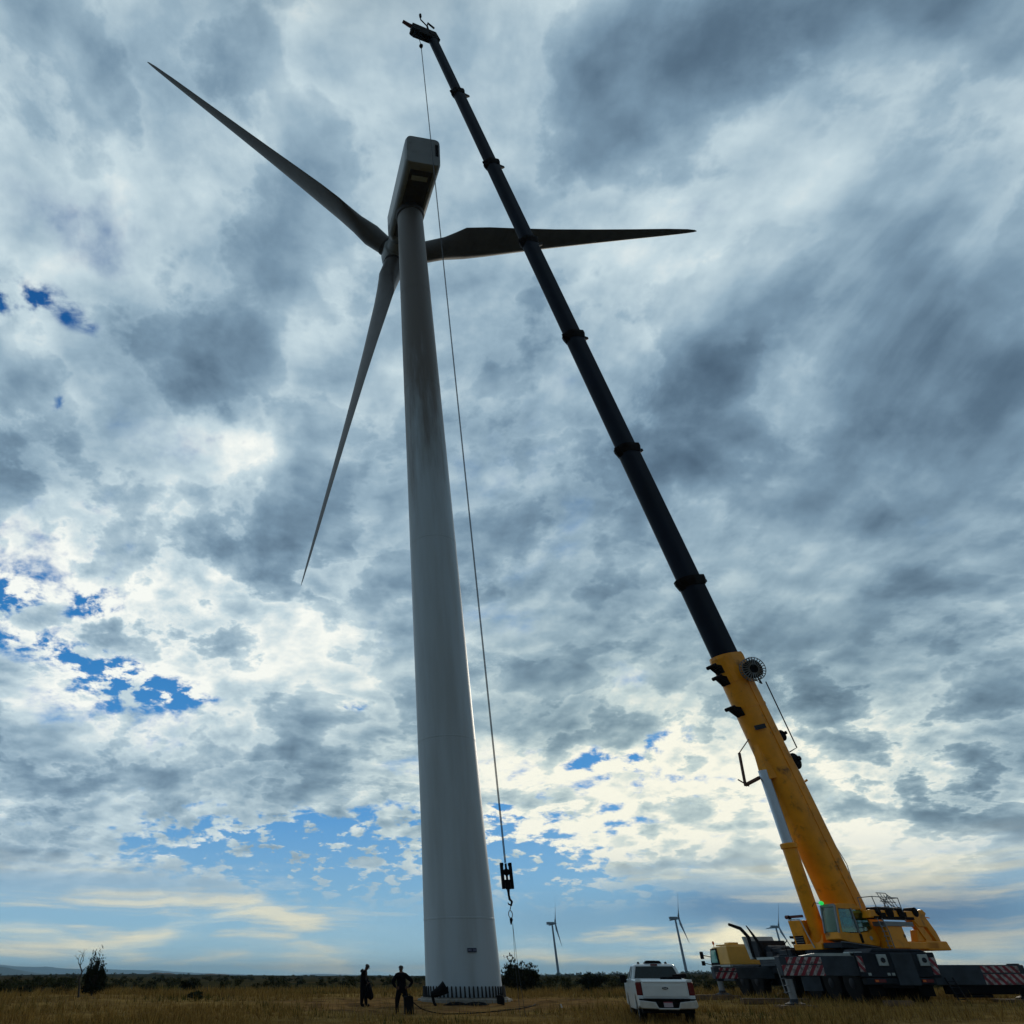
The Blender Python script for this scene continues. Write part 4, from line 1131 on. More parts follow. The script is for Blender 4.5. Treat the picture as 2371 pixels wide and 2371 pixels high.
    b = S(); b.prism([(-4.3, 2.70), (-4.3, 3.12), (-5.85, 3.10), (-6.0, 2.70)], 1, -1.9, 2.2); b.build('counterweight_slab', 'yellow', rt, bevel=.04)
    b = S(); b.prism([(-3.9, 4.0), (-4.3, 4.1), (-4.9, 3.2), (-4.7, 3.05), (-4.45, 3.1)], 1, 1.9, 2.16); b.tube([(-5.1, 2.0, 4.2), (-5.5, 2.0, 4.15)], .03, 6); b.build('support_strut', 'yellow', rt, bevel=.03)
    b = S(); b.lathe([(.09, 0), (.09, .5)], (-2.9, 1.7, 3.3), (0, 1, 0), 12); b.box((-3.15, 1.7, 3.0), (-3.02, 1.8, 3.7)); b.build('hydraulic_line', 'slate', rt)
    # guard rail on top of the winch frame
    b = S()
    def rail(p, q, r=.022): b.tube([p, q], r, 6)
    y = 2.22
    for t0, t1 in ((-1.5, -1.55), (-3.35, -3.25)): rail((t0, y, 5.02), (t1 - .12, y, 3.95))
    rail((-1.5, y, 5.02), (-3.35, y, 5.00)); rail((-1.52, y, 4.55), (-3.35, y, 4.52))
    rail((-1.5, y - .8, 5.02), (-1.5, y, 5.02)); rail((-1.5, y - .8, 5.02), (-1.5, y - .8, 4.3))
    rail((-3.35, y - .8, 5.0), (-3.35, y, 5.0)); rail((-3.35, y - .8, 5.0), (-3.35, y - .8, 4.3))
    b.build('guard_rail', 'galv', rt)
    b = S()
    for k in range(5): 
        t = -2.25 - k * .22
        rail((t, 2.0, 5.22 - k * .03), (t - .28, 2.1, 4.4), .018)
    rail((-2.2, 2.0, 5.22), (-2.85, 2.0, 5.22)); rail((-2.85, 2.0, 5.22), (-3.1, 2.05, 5.0)); rail((-2.3, 2.0, 4.85), (-3.25, 2.1, 4.8)); rail((-2.3, 2.05, 5.0), (-3.1, 2.05, 4.6)); rail((-2.4, 2.05, 4.6), (-2.9, 2.05, 5.15))
    b.build('folded_ladder', 'galv', rt)
    b = S()
    for t in (-1.32, -1.68): b.tube([(t, 2.24, 4.05), (t - .02, 2.34, 3.5), (t - .08, 2.3, 2.75)], .024, 6)
    for k in range(6): rail((-1.33, 2.27, 3.9 - k * .21), (-1.7, 2.27, 3.9 - k * .21), .02)
    b.build('boarding_ladder', 'galv', rt)
    # ---- boom
    piv = Vector((SCX, SCY, 3.5)) + Bf * -2.25
    tip = P(994, 78, 37.0)
    u = (tip - piv).normalized()
    s_ = Lf.copy(); n_ = s_.cross(u).normalized()      # s_ = side, n_ = normal to the boom in its plane
    if n_.dot(Bf) > 0: n_ = -n_                         # n_ points to the upper (rear) side
    def sect(t, w, h):
        pts = []
        # flat top with small corner radii, rounded keel below
        for a in (0, 1): pass
        top = [(-.5, .30), (-.5, .42), (-.44, .5), (.44, .5), (.5, .42), (.5, .30)]
        bot = [(.5, -.10), (.46, -.27), (.36, -.40), (.2, -.48), (0, -.5), (-.2, -.48), (-.36, -.40), (-.46, -.27), (-.5, -.10)]
        for a, c in top + bot: pts.append(piv + u * t + s_ * (a * w) + n_ * (c * h))
        return pts
    ys = (0, 15.1, 20.5, 31.1, 42.1, 53.1, 63.7, 75.0, (tip - piv).length - .6)
    hs = (1.86, 1.46, 1.38, 1.30, 1.22, 1.12, 1.00, .86)
    b = MB(); b.loft([sect(-1.2, 1.3, 1.5), sect(-.2, 1.45, 1.88), sect(8.0, 1.42, 1.84), sect(8.6, 1.36, 1.76), sect(15.0, 1.34, 1.70)]); bb = b.build('boom_base_section', 'yellow', rt, smooth=True, sharp=30)
    for k in range(1, 8):
        b = MB(); w = hs[k] * .82
        b.loft([sect(ys[k] - .6, w, hs[k]), sect(ys[k + 1] + .0, w, hs[k])])
        sx_ = b.build('boom_section', 'boom', rt, smooth=True, sharp=30)
        if k < 7:
            b = MB(); t = ys[k + 1]
            b.loft([sect(t - .5, w * 1.08, hs[k] * 1.06), sect(t - .1, w * 1.24, hs[k] * 1.22), sect(t + .12, w * 1.24, hs[k] * 1.22), sect(t + .14, w * 1.04, hs[k] * 1.02)])
            c = piv + u * t
            # lug above and roller bracket below
            h = hs[k]
            for sg, ln in ((1, .95), (-1, .36)):
                q = c + n_ * sg * h * .5
                b.hexa([q - s_ * .2 - u * .62, q + s_ * .2 - u * .62, q + s_ * .2 + u * .04, q - s_ * .2 + u * .04],
                       [q - s_ * .05 + n_ * sg * ln - u * .12, q + s_ * .05 + n_ * sg * ln - u * .12, q + s_ * .05 + n_ * sg * ln + u * .06, q - s_ * .05 + n_ * sg * ln + u * .06])
            b.tube([c + n_ * h * .5 + u * .3, c + n_ * (h * .5 + .22) + u * .75], .03, 5)
            b.build('boom_collar', 'collar', sx_)
    # yellow collar and brackets at the end of the base section
    b = MB(); b.loft([sect(13.6, 1.40, 1.78), sect(15.1, 1.46, 1.90), sect(15.3, 1.42, 1.80)])
    b.loft([sect(12.0, 1.39, 1.78), sect(12.15, 1.39, 1.78)])
    b.build('base_collar', 'yellow', bb)
    def at(t, n, s=0.0): return piv + u * t + n_ * n + s_ * s
    for t, ln in ((12.1, .55), (14.0, .45), (14.7, .5)):
        b = MB()
        b.hexa([at(t - .5, -.85, -.3), at(t - .5, -.85, .3), at(t, -.9, .3), at(t, -.9, -.3)], [at(t - .05, -.9 - ln, -.2), at(t - .05, -.9 - ln, .2), at(t + .15, -.9 - ln, .2), at(t + .15, -.9 - ln, -.2)])
        b.lathe([(.11, -.35), (.11, .35)], at(t + .05, -.9 - ln, 0), s_, 10)
        if t > 14.5: b.tube([at(14.6, -1.0, .3), at(14.4, -1.75, .3)], .04, 6)
        b.build('keel_bracket', 'collar', bb)
    b = MB(); b.hexa([at(10.9, -.84, .5), at(10.9, -.25, .77), at(10.65, -.25, .77), at(10.65, -.84, .5)], [at(10.9, -.87, .56), at(10.9, -.25, .80), at(10.65, -.25, .80), at(10.65, -.87, .56)]); b.build('id_plate', 'slate', bb)
    # cable reel on the upper side of the collar
    rc = at(14.0, .38, 1.2)
    rax = (s_ * .62 + Vector((-.47, -.82, -.31)) * .6).normalized()
    b = MB(); b.lathe([(.30, -.16), (.30, .16)], rc, rax, 24); rl = b.build('cable_reel', 'black', bb, smooth=True)
    b = MB()
    uu = rax.orthogonal().normalized(); vv = rax.cross(uu)
    for sg in (-.18, .18):
        for k in range(24):
            a = 2 * PI * k / 24; d_ = uu * math.cos(a) + vv * math.sin(a)
            b.tube([rc + rax * sg + d_ * .25, rc + rax * sg * 1.1 + d_ * .70], .030, 4)
        ringp = [rc + rax * sg * 1.1 + (uu * math.cos(2 * PI * k / 32) + vv * math.sin(2 * PI * k / 32)) * .68 for k in range(33)]
        b.tube(ringp, .025, 5, False)
    b.build('reel_spoke', 'galv', rl)
    b = MB(); b.lathe([(.3, -.13), (.54, -.13), (.54, .13), (.3, .13)], rc, rax, 32); b.build('reel_cable', 'black', rl, smooth=True)
    b = MB(); b.tube([at(13.6, .9, .5), at(13.2, 1.3, .62), at(14.1, 1.2, .62)], .07, 6); b.build('reel_bracket', 'slate', rl)
    # guide rod and its bracket, and the two hose drums below it
    b = MB(); b.tube([at(13.3, 1.9, .5), at(9.3, 2.05, .3), at(9.15, 1.3, .3)], .035, 6); b.build('guide_rod', 'rim', bb)
    for t, r in ((10.1, .32), (8.6, .46)):
        b = MB(); b.lathe([(r * .8, -.3), (r, -.25), (r, .25), (r * .8, .3)], at(t, 1.0 + r * .3, .25), s_, 22); b.lathe([(r * .3, -.35), (r * .3, .35)], at(t + .1, 1.2 + r * .6, .25), s_, 8)
        b.build('hose_drum', 'black', bb, smooth=True)
    # bracket arm on the left of the boom
    b = MB()
    b.tube([at(8.3, -.7, -.2), at(8.0, -2.35, -.5)], .11, 6); b.tube([at(7.95, -2.4, -.5), at(9.7, -1.75, -.5)], .08, 6); b.tube([at(10.4, -.7, -.2), at(9.7, -1.75, -.5)], .03, 5); b.tube([at(8.35, -2.75, -.5), at(7.9, -2.15, -.5)], .04, 5)
    b.build('bracket_arm', 'rustarm', bb)
    b = MB(); b.hexa([at(8.0, -1.25, -.3), at(8.0, -1.25, .3), at(8.0, -.5, .5), at(8.0, -.5, -.5)], [at(9.9, -.9, -.2), at(9.9, -.9, .2), at(9.6, -.5, .35), at(9.6, -.5, -.35)]); b.build('cylinder_lug', 'yellow', bb)
    b = MB(); b.box((0, 0, 0), (0, 0, 0)) if False else None
    # ribs along the side
    b = MB()
    for n0 in (.18,):
        b.hexa([at(.5, n0, .70), at(.5, n0 + .10, .70), at(14.8, n0 + .10, .64), at(14.8, n0, .64)], [at(.5, n0, .77), at(.5, n0 + .10, .77), at(14.8, n0 + .10, .70), at(14.8, n0, .70)])
    b.build('side_rib', 'yellow', bb)
    # luffing cylinder
    foot = Vector((SCX, SCY, 3.2)) + Bf * .30
    head = at(8.6, -1.12, 0)
    d_ = (head - foot); Lc = d_.length; d_.normalize()
    b = MB(); b.lathe([(.26, -.3), (.36, 0), (.36, Lc * .50), (.42, Lc * .505), (.42, Lc * .53), (.36, Lc * .535)], foot, d_, 32); cy = b.build('luffing_cylinder', 'yellow', rt, smooth=True)
    b = MB(); b.lathe([(.27, Lc * .53), (.27, Lc - .1)], foot, d_, 32); b.build('piston_rod', 'chrome', cy, smooth=True)
    b = MB(); q = n_ * .48; b.tube([foot + d_ * .8 + q, foot + d_ * (Lc * .52) + q], .03, 6); b.tube([foot + d_ * (Lc * .3) + q, foot + d_ * (Lc * .3) + n_ * .2], .03, 6); b.build('hydraulic_pipe', 'rim', cy)
    # hoist rope from the winch along the back of the boom
    wn = Vector(X @ Vector((-3.0, .3, 4.3)))
    b = MB(); b.tube([wn, at(3.0, 1.75, .1), at(7.3, 1.15, 0)], .02, 5); b.tube([at(7.3, 1.15, .0), at(13.5, 1.1, 0)], .016, 5); b.build('hoist_rope', 'rope', rt)
    b = MB(); b.tube([at(5.0, .9, .1), at(5.0, 1.5, .1)], .03, 5); b.hexa([at(.6, .9, -.4), at(.6, .9, .4), at(1.5, .9, .4), at(1.5, .9, -.4)], [at(.8, 1.15, -.2), at(.8, 1.15, .2), at(1.2, 1.15, .2), at(1.2, 1.15, -.2)]); b.tube([at(7.4, .9, .4), at(7.5, 1.45, .4)], .06, 6); b.build('rope_guide', 'yellow', bb)
    # boom head: block reaching out to the left with sheaves, red nose and a wind gauge
    Lb = (tip - piv).length
    hd = Vector((tip.x, tip.y, tip.z))
    out = Vector((Bf.x, Bf.y, 0)); outd = (out + Vector((0, 0, -.12))).normalized()
    b = MB()
    def hp(a, c, s=0.0): return hd - u * 1.0 + outd * a + u * c + s_ * s
    b.hexa([hp(-.75, -.45, -.38), hp(2.2, -.30, -.38), hp(2.2, -.30, .38), hp(-.75, -.45, .38)], [hp(-.65, 1.0, -.38), hp(2.1, 1.25, -.38), hp(2.1, 1.25, .38), hp(-.65, 1.0, .38)])
    for a, r in ((1.9, .5), (-.1, .45)): b.lathe([(r, -.42), (r, .42)], hp(a, .35), s_, 20)
    for a, c in ((1.75, 1.35), (1.2, 1.15), (-.2, 1.15), (-.75, .9), (.7, 1.1)): b.hexa([hp(a - .14, c - .3, -.2), hp(a + .14, c - .3, -.2), hp(a + .14, c - .3, .2), hp(a - .14, c - .3, .2)], [hp(a - .05, c + .22, -.1), hp(a + .05, c + .22, -.1), hp(a + .05, c + .22, .1), hp(a - .05, c + .22, .1)])
    for a, c in ((1.35, -.75), (2.1, -.75)): b.tube([hp(a, -.2), hp(a - .05, c)], [.09, .12], 6)
    head_o = b.build('boom_head', 'collar', rt, bevel=.03)
    b = MB(); b.tube([hp(1.6, 1.05), hp(2.4, 1.25), hp(3.0, 1.6)], [.24, .20, .17], 10); b.build('nose_arm', 'redhead', head_o, smooth=True)
    b = MB()
    b.tube([hp(-.05, .9), hp(-.2, 2.6), hp(-.5, 3.4), hp(-1.1, 2.7)], .10, 6); b.tube([hp(-.2, 2.6), hp(.3, 3.6), hp(.15, 4.3)], .07, 5)
    b.lathe([(.02, 0), (.14, .05), (.14, .6), (.02, .65)], hp(.15, 4.2), (0, 0, 1), 8)
    b.build('wind_gauge', 'black', head_o)
    # hoist rope down to the hook block
    p0 = P(975, 106, 37.0)
    b = MB(); b.tube([hp(1.7, -.2), Vector((p0.x, p0.y, p0.z))], .035, 5); b.lathe([(.05, .3), (.22, 0), (.15, -.3)], p0, (0, 0, 1), 10); b.build('limit_switch', 'black', head_o)
    bot = P(1170, 1998, 37.0)
    for dx in (-.024, .024):
        b = MB(); b.tube([p0 + Vector((dx, 0, 0)), Vector((bot.x + dx, bot.y, bot.z))], .021, 6); b.build('hook_rope', 'rope', rt)
    return u
crane()

def hook_block():
    t = P(1171, 1998, 37.0); bo = P(1176, 2058, 37.0)
    h = t.z - bo.z; x, y = (t.x + bo.x) / 2, 37.0
    rt = empty('hook_block', (x, y, bo.z))
    tag(rt, 'black slotted hook block hanging on the crane rope right of the tower', 'hook block')
    w = .20
    z0, z1 = bo.z, t.z
    b = MB()
    for s in (-1, 1):
        b.box((x + s * w - .06, y - .12, z0), (x + s * w + .06, y + .12, z1))
    b.box((x - w, y - .12, z1 - .12), (x - .12, y + .12, z1 - .01)); b.box((x + .12, y - .12, z1 - .12), (x + w, y + .12, z1 - .01))
    b.box((x - w, y - .115, z0 + h * .58), (x + w, y + .115, z0 + h * .70)); b.box((x - w, y - .11, z0 + h * .24), (x + w, y + .11, z0 + h * .34)); 
    b.box((x - .035, y - .1, z0 + h * .30), (x + .035, y + .1, z1 - .03))
    b.build('cheek_frame', 'black', rt)
    b = MB(); b.lathe([(.15, -.03), (.15, .03)], (x, y, z0 + h * .64), (0, 1, 0), 20); b.build('sheave', 'black', rt, smooth=True)
    b = MB(); b.box((x - .10, y - .1, z0 - .02), (x + .10, y + .1, z0 + h * .26)); b.lathe([(.07, 0), (.05, -.25), (.06, -.3)], (x, y, z0), (0, 0, 1), 14)
    b.build('swivel', 'black', rt)
    b = MB(); b.tube([(x, y, z0 - .25), (x + .02, y, z0 - .42), (x + .11, y, z0 - .52), (x + .06, y, z0 - .66), (x - .05, y, z0 - .62), (x - .08, y, z0 - .55)], [.05, .06, .055, .05, .035, .015], 8)
    b.build('hook', 'black', rt, smooth=True)
    # sling with ring and the two tag lines hanging to the ground
    st = Vector((x, y, z0 - .56))
    rs = empty('sling', (x, y, z0 - 1.0))
    tag(rs, 'thin sling with a shackle ring hanging from the hook block', 'sling')
    r0 = P(1182, 2117, 37.0)
    b = MB(); b.tube([st + Vector((-.01, 0, -.06)), st + Vector((.04, 0, -.15)), Vector((r0.x, 37, r0.z + .18))], .022, 6)
    b.build('strap', 'rope', rs)
    b = MB(); c = Vector((r0.x, 37, r0.z))
    b.tube([c + Vector((math.sin(2 * PI * k / 20) * .085, 0, math.cos(2 * PI * k / 20) * .15)) for k in range(21)], .022, 6, False)
    b.build('ring', 'steel', rs)
    b = MB(); b.lathe([(.03, 0), (.08, -.06), (.05, -.2), (.02, -.28)], c + Vector((.02, 0, -.13)), (.15, 0, 1), 10); b.build('hook', 'black', rs)
    for k, (gx, lb) in enumerate(((at_px(1196, 37.1) , 'left of two thin tag lines below the sling, by the dark spiky bush'), (at_px(1208, 37.1), 'right of two thin tag lines below the sling, by the dark spiky bush'))):
        b = MB(); top = c + Vector((.05, 0, -.35))
        g0 = gz(gx, 37.2)
        b.tube([top, top.lerp(Vector((gx, 37.2, g0)), .5) + Vector((-.03, 0, 0)), Vector((gx, 37.2, g0 + .02))], .009, 5)
        o = b.build('tag_line', 'rope')
        tag(o, lb, 'rope', 'tag lines')
hook_block()

# ---------------------------------------------------------------- people
def smooth_skin(name, joints, edges, mats, mat_fn, parent, sub=2, root=0):
    me = bpy.data.meshes.new(name)
    me.from_pydata([j[0] for j in joints], edges, [])
    o = bpy.data.objects.new(name, me); COL.objects.link(o)
    sk = o.modifiers.new('skin', 'SKIN'); sk.use_smooth_shade = True
    me.skin_vertices[0].data
    for i, j in enumerate(joints):
        r = j[1]
        me.skin_vertices[0].data[i].radius = r if isinstance(r, tuple) else (r, r)
        me.skin_vertices[0].data[i].use_root = (i == root)
    su = o.modifiers.new('sub', 'SUBSURF'); su.levels = sub; su.render_levels = sub
    bpy.context.view_layer.update()
    m2 = bpy.data.meshes.new_from_object(o.evaluated_get(bpy.context.evaluated_depsgraph_get()))
    bpy.data.objects.remove(o)
    m2.name = name
    m2.materials.clear()
    for q in mats: m2.materials.append(M[q])
    for p in m2.polygons:
        p.material_index = mat_fn(p.center); p.use_smooth = True
    ob = bpy.data.objects.new(name, m2); COL.objects.link(ob); ob.parent = parent
    return ob

def figure(rt, J, cloth, hand_r=.009, cap=None, facing=(0, 1, 0), sub=2):
    """J: joint positions in the person's frame; builds one continuous body, with five-fingered hands"""
    jn, ed, idx = [], [], {}
    def add(k, p, r): idx[k] = len(jn); jn.append((tuple(p), r))
    def link(a, b): ed.append((idx[a], idx[b]))
    V = {k: Vector(v) for k, v in J.items()}
    add('pelvis', V['pelvis'], (.215, .18)); add('waist', V['waist'], (.195, .165)); add('chest', V['chest'], (.235, .18)); add('neckb', V['neckb'], (.13, .11))
    add('neck', V['neck'], .068); add('head', V['head'], (.088, .098)); add('crown', V['crown'], (.080, .092))
    for a, b in (('pelvis', 'waist'), ('waist', 'chest'), ('chest', 'neckb'), ('neckb', 'neck'), ('neck', 'head'), ('head', 'crown')): link(a, b)
    for s in 'LR':
        add('sh' + s, V['sh' + s], .105); link('neckb', 'sh' + s)
        add('el' + s, V['el' + s], .086); link('sh' + s, 'el' + s)
        add('wr' + s, V['wr' + s], .052); link('el' + s, 'wr' + s)
        add('pa' + s, V['pa' + s], (.040, .022)); link('wr' + s, 'pa' + s)
        add('hi' + s, V['hi' + s], .155); link('pelvis', 'hi' + s)
        add('kn' + s, V['kn' + s], .118); link('hi' + s, 'kn' + s)
        add('ca' + s, (V['kn' + s] * .62 + V['an' + s] * .38), .098); link('kn' + s, 'ca' + s)
        add('an' + s, V['an' + s], .085); link('ca' + s, 'an' + s)
        add('to' + s, V['to' + s], (.06, .05)); link('an' + s, 'to' + s)
    zneck = V['neckb'].z + .05
    body = smooth_skin('body', jn, ed, [cloth, 'skin', 'black'],
                       lambda c: 1 if (c.z > zneck and (c - V['neck']).length < .45) or min((c - V['paL']).length, (c - V['paR']).length) < .085 else (2 if c.z < min(V['anL'].z, V['anR'].z) + .05 else 0), rt, sub)
    # fingers and thumbs, rooted in the palms
    for s in 'LR':
        d = (V['pa' + s] - V['wr' + s]).normalized()
        side = d.cross(Vector(facing)); side = side.normalized() if side.length > .2 else d.orthogonal()
        curl = side.cross(d).normalized() * (1 if s == 'L' else 1)
        b = MB()
        for k, (o_, ln) in enumerate(((-.028, .062), (-.010, .075), (.010, .078), (.028, .070))):
            p = V['pa' + s] + side * o_ + d * .0
            b.tube([p, p + d * ln * .7, p + d * ln * 1.15 + curl * ln * .35, p + d * ln * 1.25 + curl * ln * .75], [.010, .009, .008, .006], 6)
        p = V['wr' + s].lerp(V['pa' + s], .5) - side * .025
        b.tube([p, p - side * .03 + d * .03, p - side * .035 + d * .065 + curl * .02], [.012, .010, .007], 6)
        b.build('fingers', 'skin', rt, root=empty_root(rt), smooth=True)
    # face: nose, ears
    f = Vector(facing).normalized(); sd_ = f.cross(Vector((0, 0, 1))).normalized(); hc = V['head'].lerp(V['crown'], .45)
    b = MB()
    b.tube([hc + f * .07 + Vector((0, 0, .02)), hc + f * .108 - Vector((0, 0, .025)), hc + f * .085 - Vector((0, 0, .035))], [.010, .015, .010], 6)
    for s in (-1, 1): b.lathe([(.004, -.01), (.026, 0), (.02, .012)], hc + sd_ * s * .078 - Vector((0, 0, .01)), sd_ * s + f * -.3, 10)
    b.build('face', 'skin', rt, root=empty_root(rt), smooth=True)
    # cap
    up = (V['crown'] - V['head']).normalized()
    cc = V['crown'] - up * .01
    b = MB()
    b.lathe([(.108, -.02), (.116, .01), (.108, .05), (.076, .09), (.02, .108), (.001, .109)], cc, up, 20)
    cp = b.build('cap', 'cap', rt, root=empty_root(rt), smooth=True)
    return body, cc, up

def person(name, x, y, rz, label, J, cloth, cap_dir, strap=False):
    rt = empty(name, (x, y, gz(x, y)), rz)
    tag(rt, label, 'person')
    fc = cap_dir if not strap else (-Vector(cap_dir))
    body, cc, up = figure(rt, J, cloth, facing=tuple(fc))
    f = Vector(cap_dir).normalized()
    f = (f - up * f.dot(up)).normalized(); sd_ = f.cross(up)
    b = MB()
    b.hexa([cc + f * .075 - sd_ * .075 - up * .02, cc + f * .075 + sd_ * .075 - up * .02, cc + f * .165 + sd_ * .05 - up * .035, cc + f * .165 - sd_ * .05 - up * .035],
           [cc + f * .075 - sd_ * .075 - up * .005, cc + f * .075 + sd_ * .075 - up * .005, cc + f * .165 + sd_ * .05 - up * .02, cc + f * .165 - sd_ * .05 - up * .02])
    b.build('cap_brim', 'cap', rt, root=empty_root(rt))
    if strap:
        pass
    return rt, cc, up
# left worker: side on, looking down to the right at what he holds
JA = dict(pelvis=(0, 0, .96), waist=(-.01, 0, 1.10), chest=(.0, 0, 1.32), neckb=(.05, 0, 1.49), neck=(.11, 0, 1.56), head=(.165, 0, 1.63), crown=(.205, 0, 1.72),
          shL=(.05, .17, 1.45), elL=(.10, .21, 1.17), wrL=(.24, .12, 1.01), paL=(.28, .08, .95), shR=(.04, -.17, 1.45), elR=(.06, -.22, 1.17), wrR=(.20, -.15, 1.02), paR=(.25, -.11, .96),
          hiL=(0, .10, .92), knL=(.06, .11, .50), anL=(.10, .12, .08), toL=(.27, .13, .04), hiR=(-.02, -.10, .92), knR=(-.06, -.11, .50), anR=(-.10, -.12, .08), toR=(.05, -.13, .04))
pa, cc, up = person('person', at_px(842, 44), 44, R(-12), 'worker in dark clothes and cap seen side on, looking down at a dark jacket', JA, 'cloth', (.8, 0, -.5))
b = MB(); b.lathe([(.05, -.02), (.10, .02), (.09, .08), (.03, .1)], (-.06, 0, 1.50), (-.6, 0, .8), 16); b.build('hood', 'cloth', pa, root=empty_root(pa), smooth=True)
def held_jacket():
    x, y = at_px(842, 44), 44
    rt = empty('held_jacket', (x + .25, y - .06, gz(x, y) + .5), R(-12))
    tag(rt, 'dark jacket hanging from the left worker\'s hands', 'jacket')
    b = MB(); rings = []
    rg = random.Random(9)
    for z, w, d, ox in ((.50, .05, .05, .03), (.44, .09, .12, .03), (.30, .13, .15, .02), (.15, .16, .17, .02), (.0, .19, .18, .04), (-.10, .17, .16, .06), (-.18, .10, .11, .09), (-.22, .03, .04, .10)):
        rings.append([(ox + math.cos(2 * PI * k / 22) * w * (1 + .12 * math.sin(k * 2.1 + z * 9)), math.sin(2 * PI * k / 22) * d * (1 + .1 * math.cos(k * 1.7)), z) for k in range(22)])
    b.loft(rings); b.build('cloth', 'cloth2', rt, root=empty_root(rt), smooth=True)
held_jacket()
# right worker: from behind, hands on his hips, legs apart
JB = dict(pelvis=(0, 0, .97), waist=(0, 0, 1.12), chest=(0, .0, 1.34), neckb=(0, .0, 1.52), neck=(0, .01, 1.60), head=(0, .03, 1.67), crown=(.005, .035, 1.77),
          shL=(-.20, 0, 1.48), elL=(-.42, -.04, 1.22), wrL=(-.30, -.10, 1.02), paL=(-.22, -.12, .98), shR=(.20, 0, 1.48), elR=(.52, -.04, 1.22), wrR=(.34, -.10, 1.03), paR=(.24, -.12, .99),
          hiL=(-.10, 0, .93), knL=(-.22, .03, .50), anL=(-.24, .0, .08), toL=(-.28, .18, .04), hiR=(.12, 0, .93), knR=(.22, .04, .50), anR=(.27, .0, .08), toR=(.31, .18, .04))
pb, cc, up = person('person', at_px(929, 40), 40, R(4), 'worker in dark clothes seen from behind with hands on hips and legs apart', JB, 'cloth2', (0, 1, 0))
b = MB(); b.tube([cc + Vector((math.sin(a) * .099, -math.cos(a) * .099, -.005)) for a in np.linspace(-1.0, 1.0, 9)], .012, 5); b.build('cap_strap', 'capstrap', pb, root=empty_root(pb))

# operator inside the crane cab
def operator():
    c = Vector((SCX, SCY, 3.12)) + Bf * -.42 + Lf * 1.27
    rz = math.atan2(Bf.y, Bf.x)
    rt = empty('person', c, rz)
    tag(rt, 'crane operator in pale blue top and hi-vis trousers seated inside the crane cab', 'person')
    J = dict(pelvis=(0, 0, .48), waist=(0, 0, .60), chest=(.02, 0, .84), neckb=(.04, 0, 1.02), neck=(.06, 0, 1.09), head=(.09, 0, 1.16), crown=(.10, 0, 1.24),
             shL=(.03, .19, .98), elL=(.22, .22, .75), wrL=(.42, .16, .72), paL=(.48, .14, .72), shR=(.03, -.19, .98), elR=(.36, -.22, 1.05), wrR=(.52, -.22, 1.28), paR=(.55, -.22, 1.36),
             hiL=(.04, .10, .46), knL=(.48, .12, .48), anL=(.62, .12, .12), toL=(.78, .12, .08), hiR=(.04, -.10, .46), knR=(.48, -.12, .48), anR=(.62, -.12, .12), toR=(.78, -.12, .08))
    J = {k: (v[0] * .82, v[1] * .85, v[2] * .92) for k, v in J.items()}
    body, cc, up = figure(rt, J, 'tealcloth', facing=(1, 0, -.2), sub=1)
    body.data.materials.append(M['hivis'])
    for p in body.data.polygons:
        if p.material_index == 0 and p.center.z < .60: p.material_index = 3
operator()

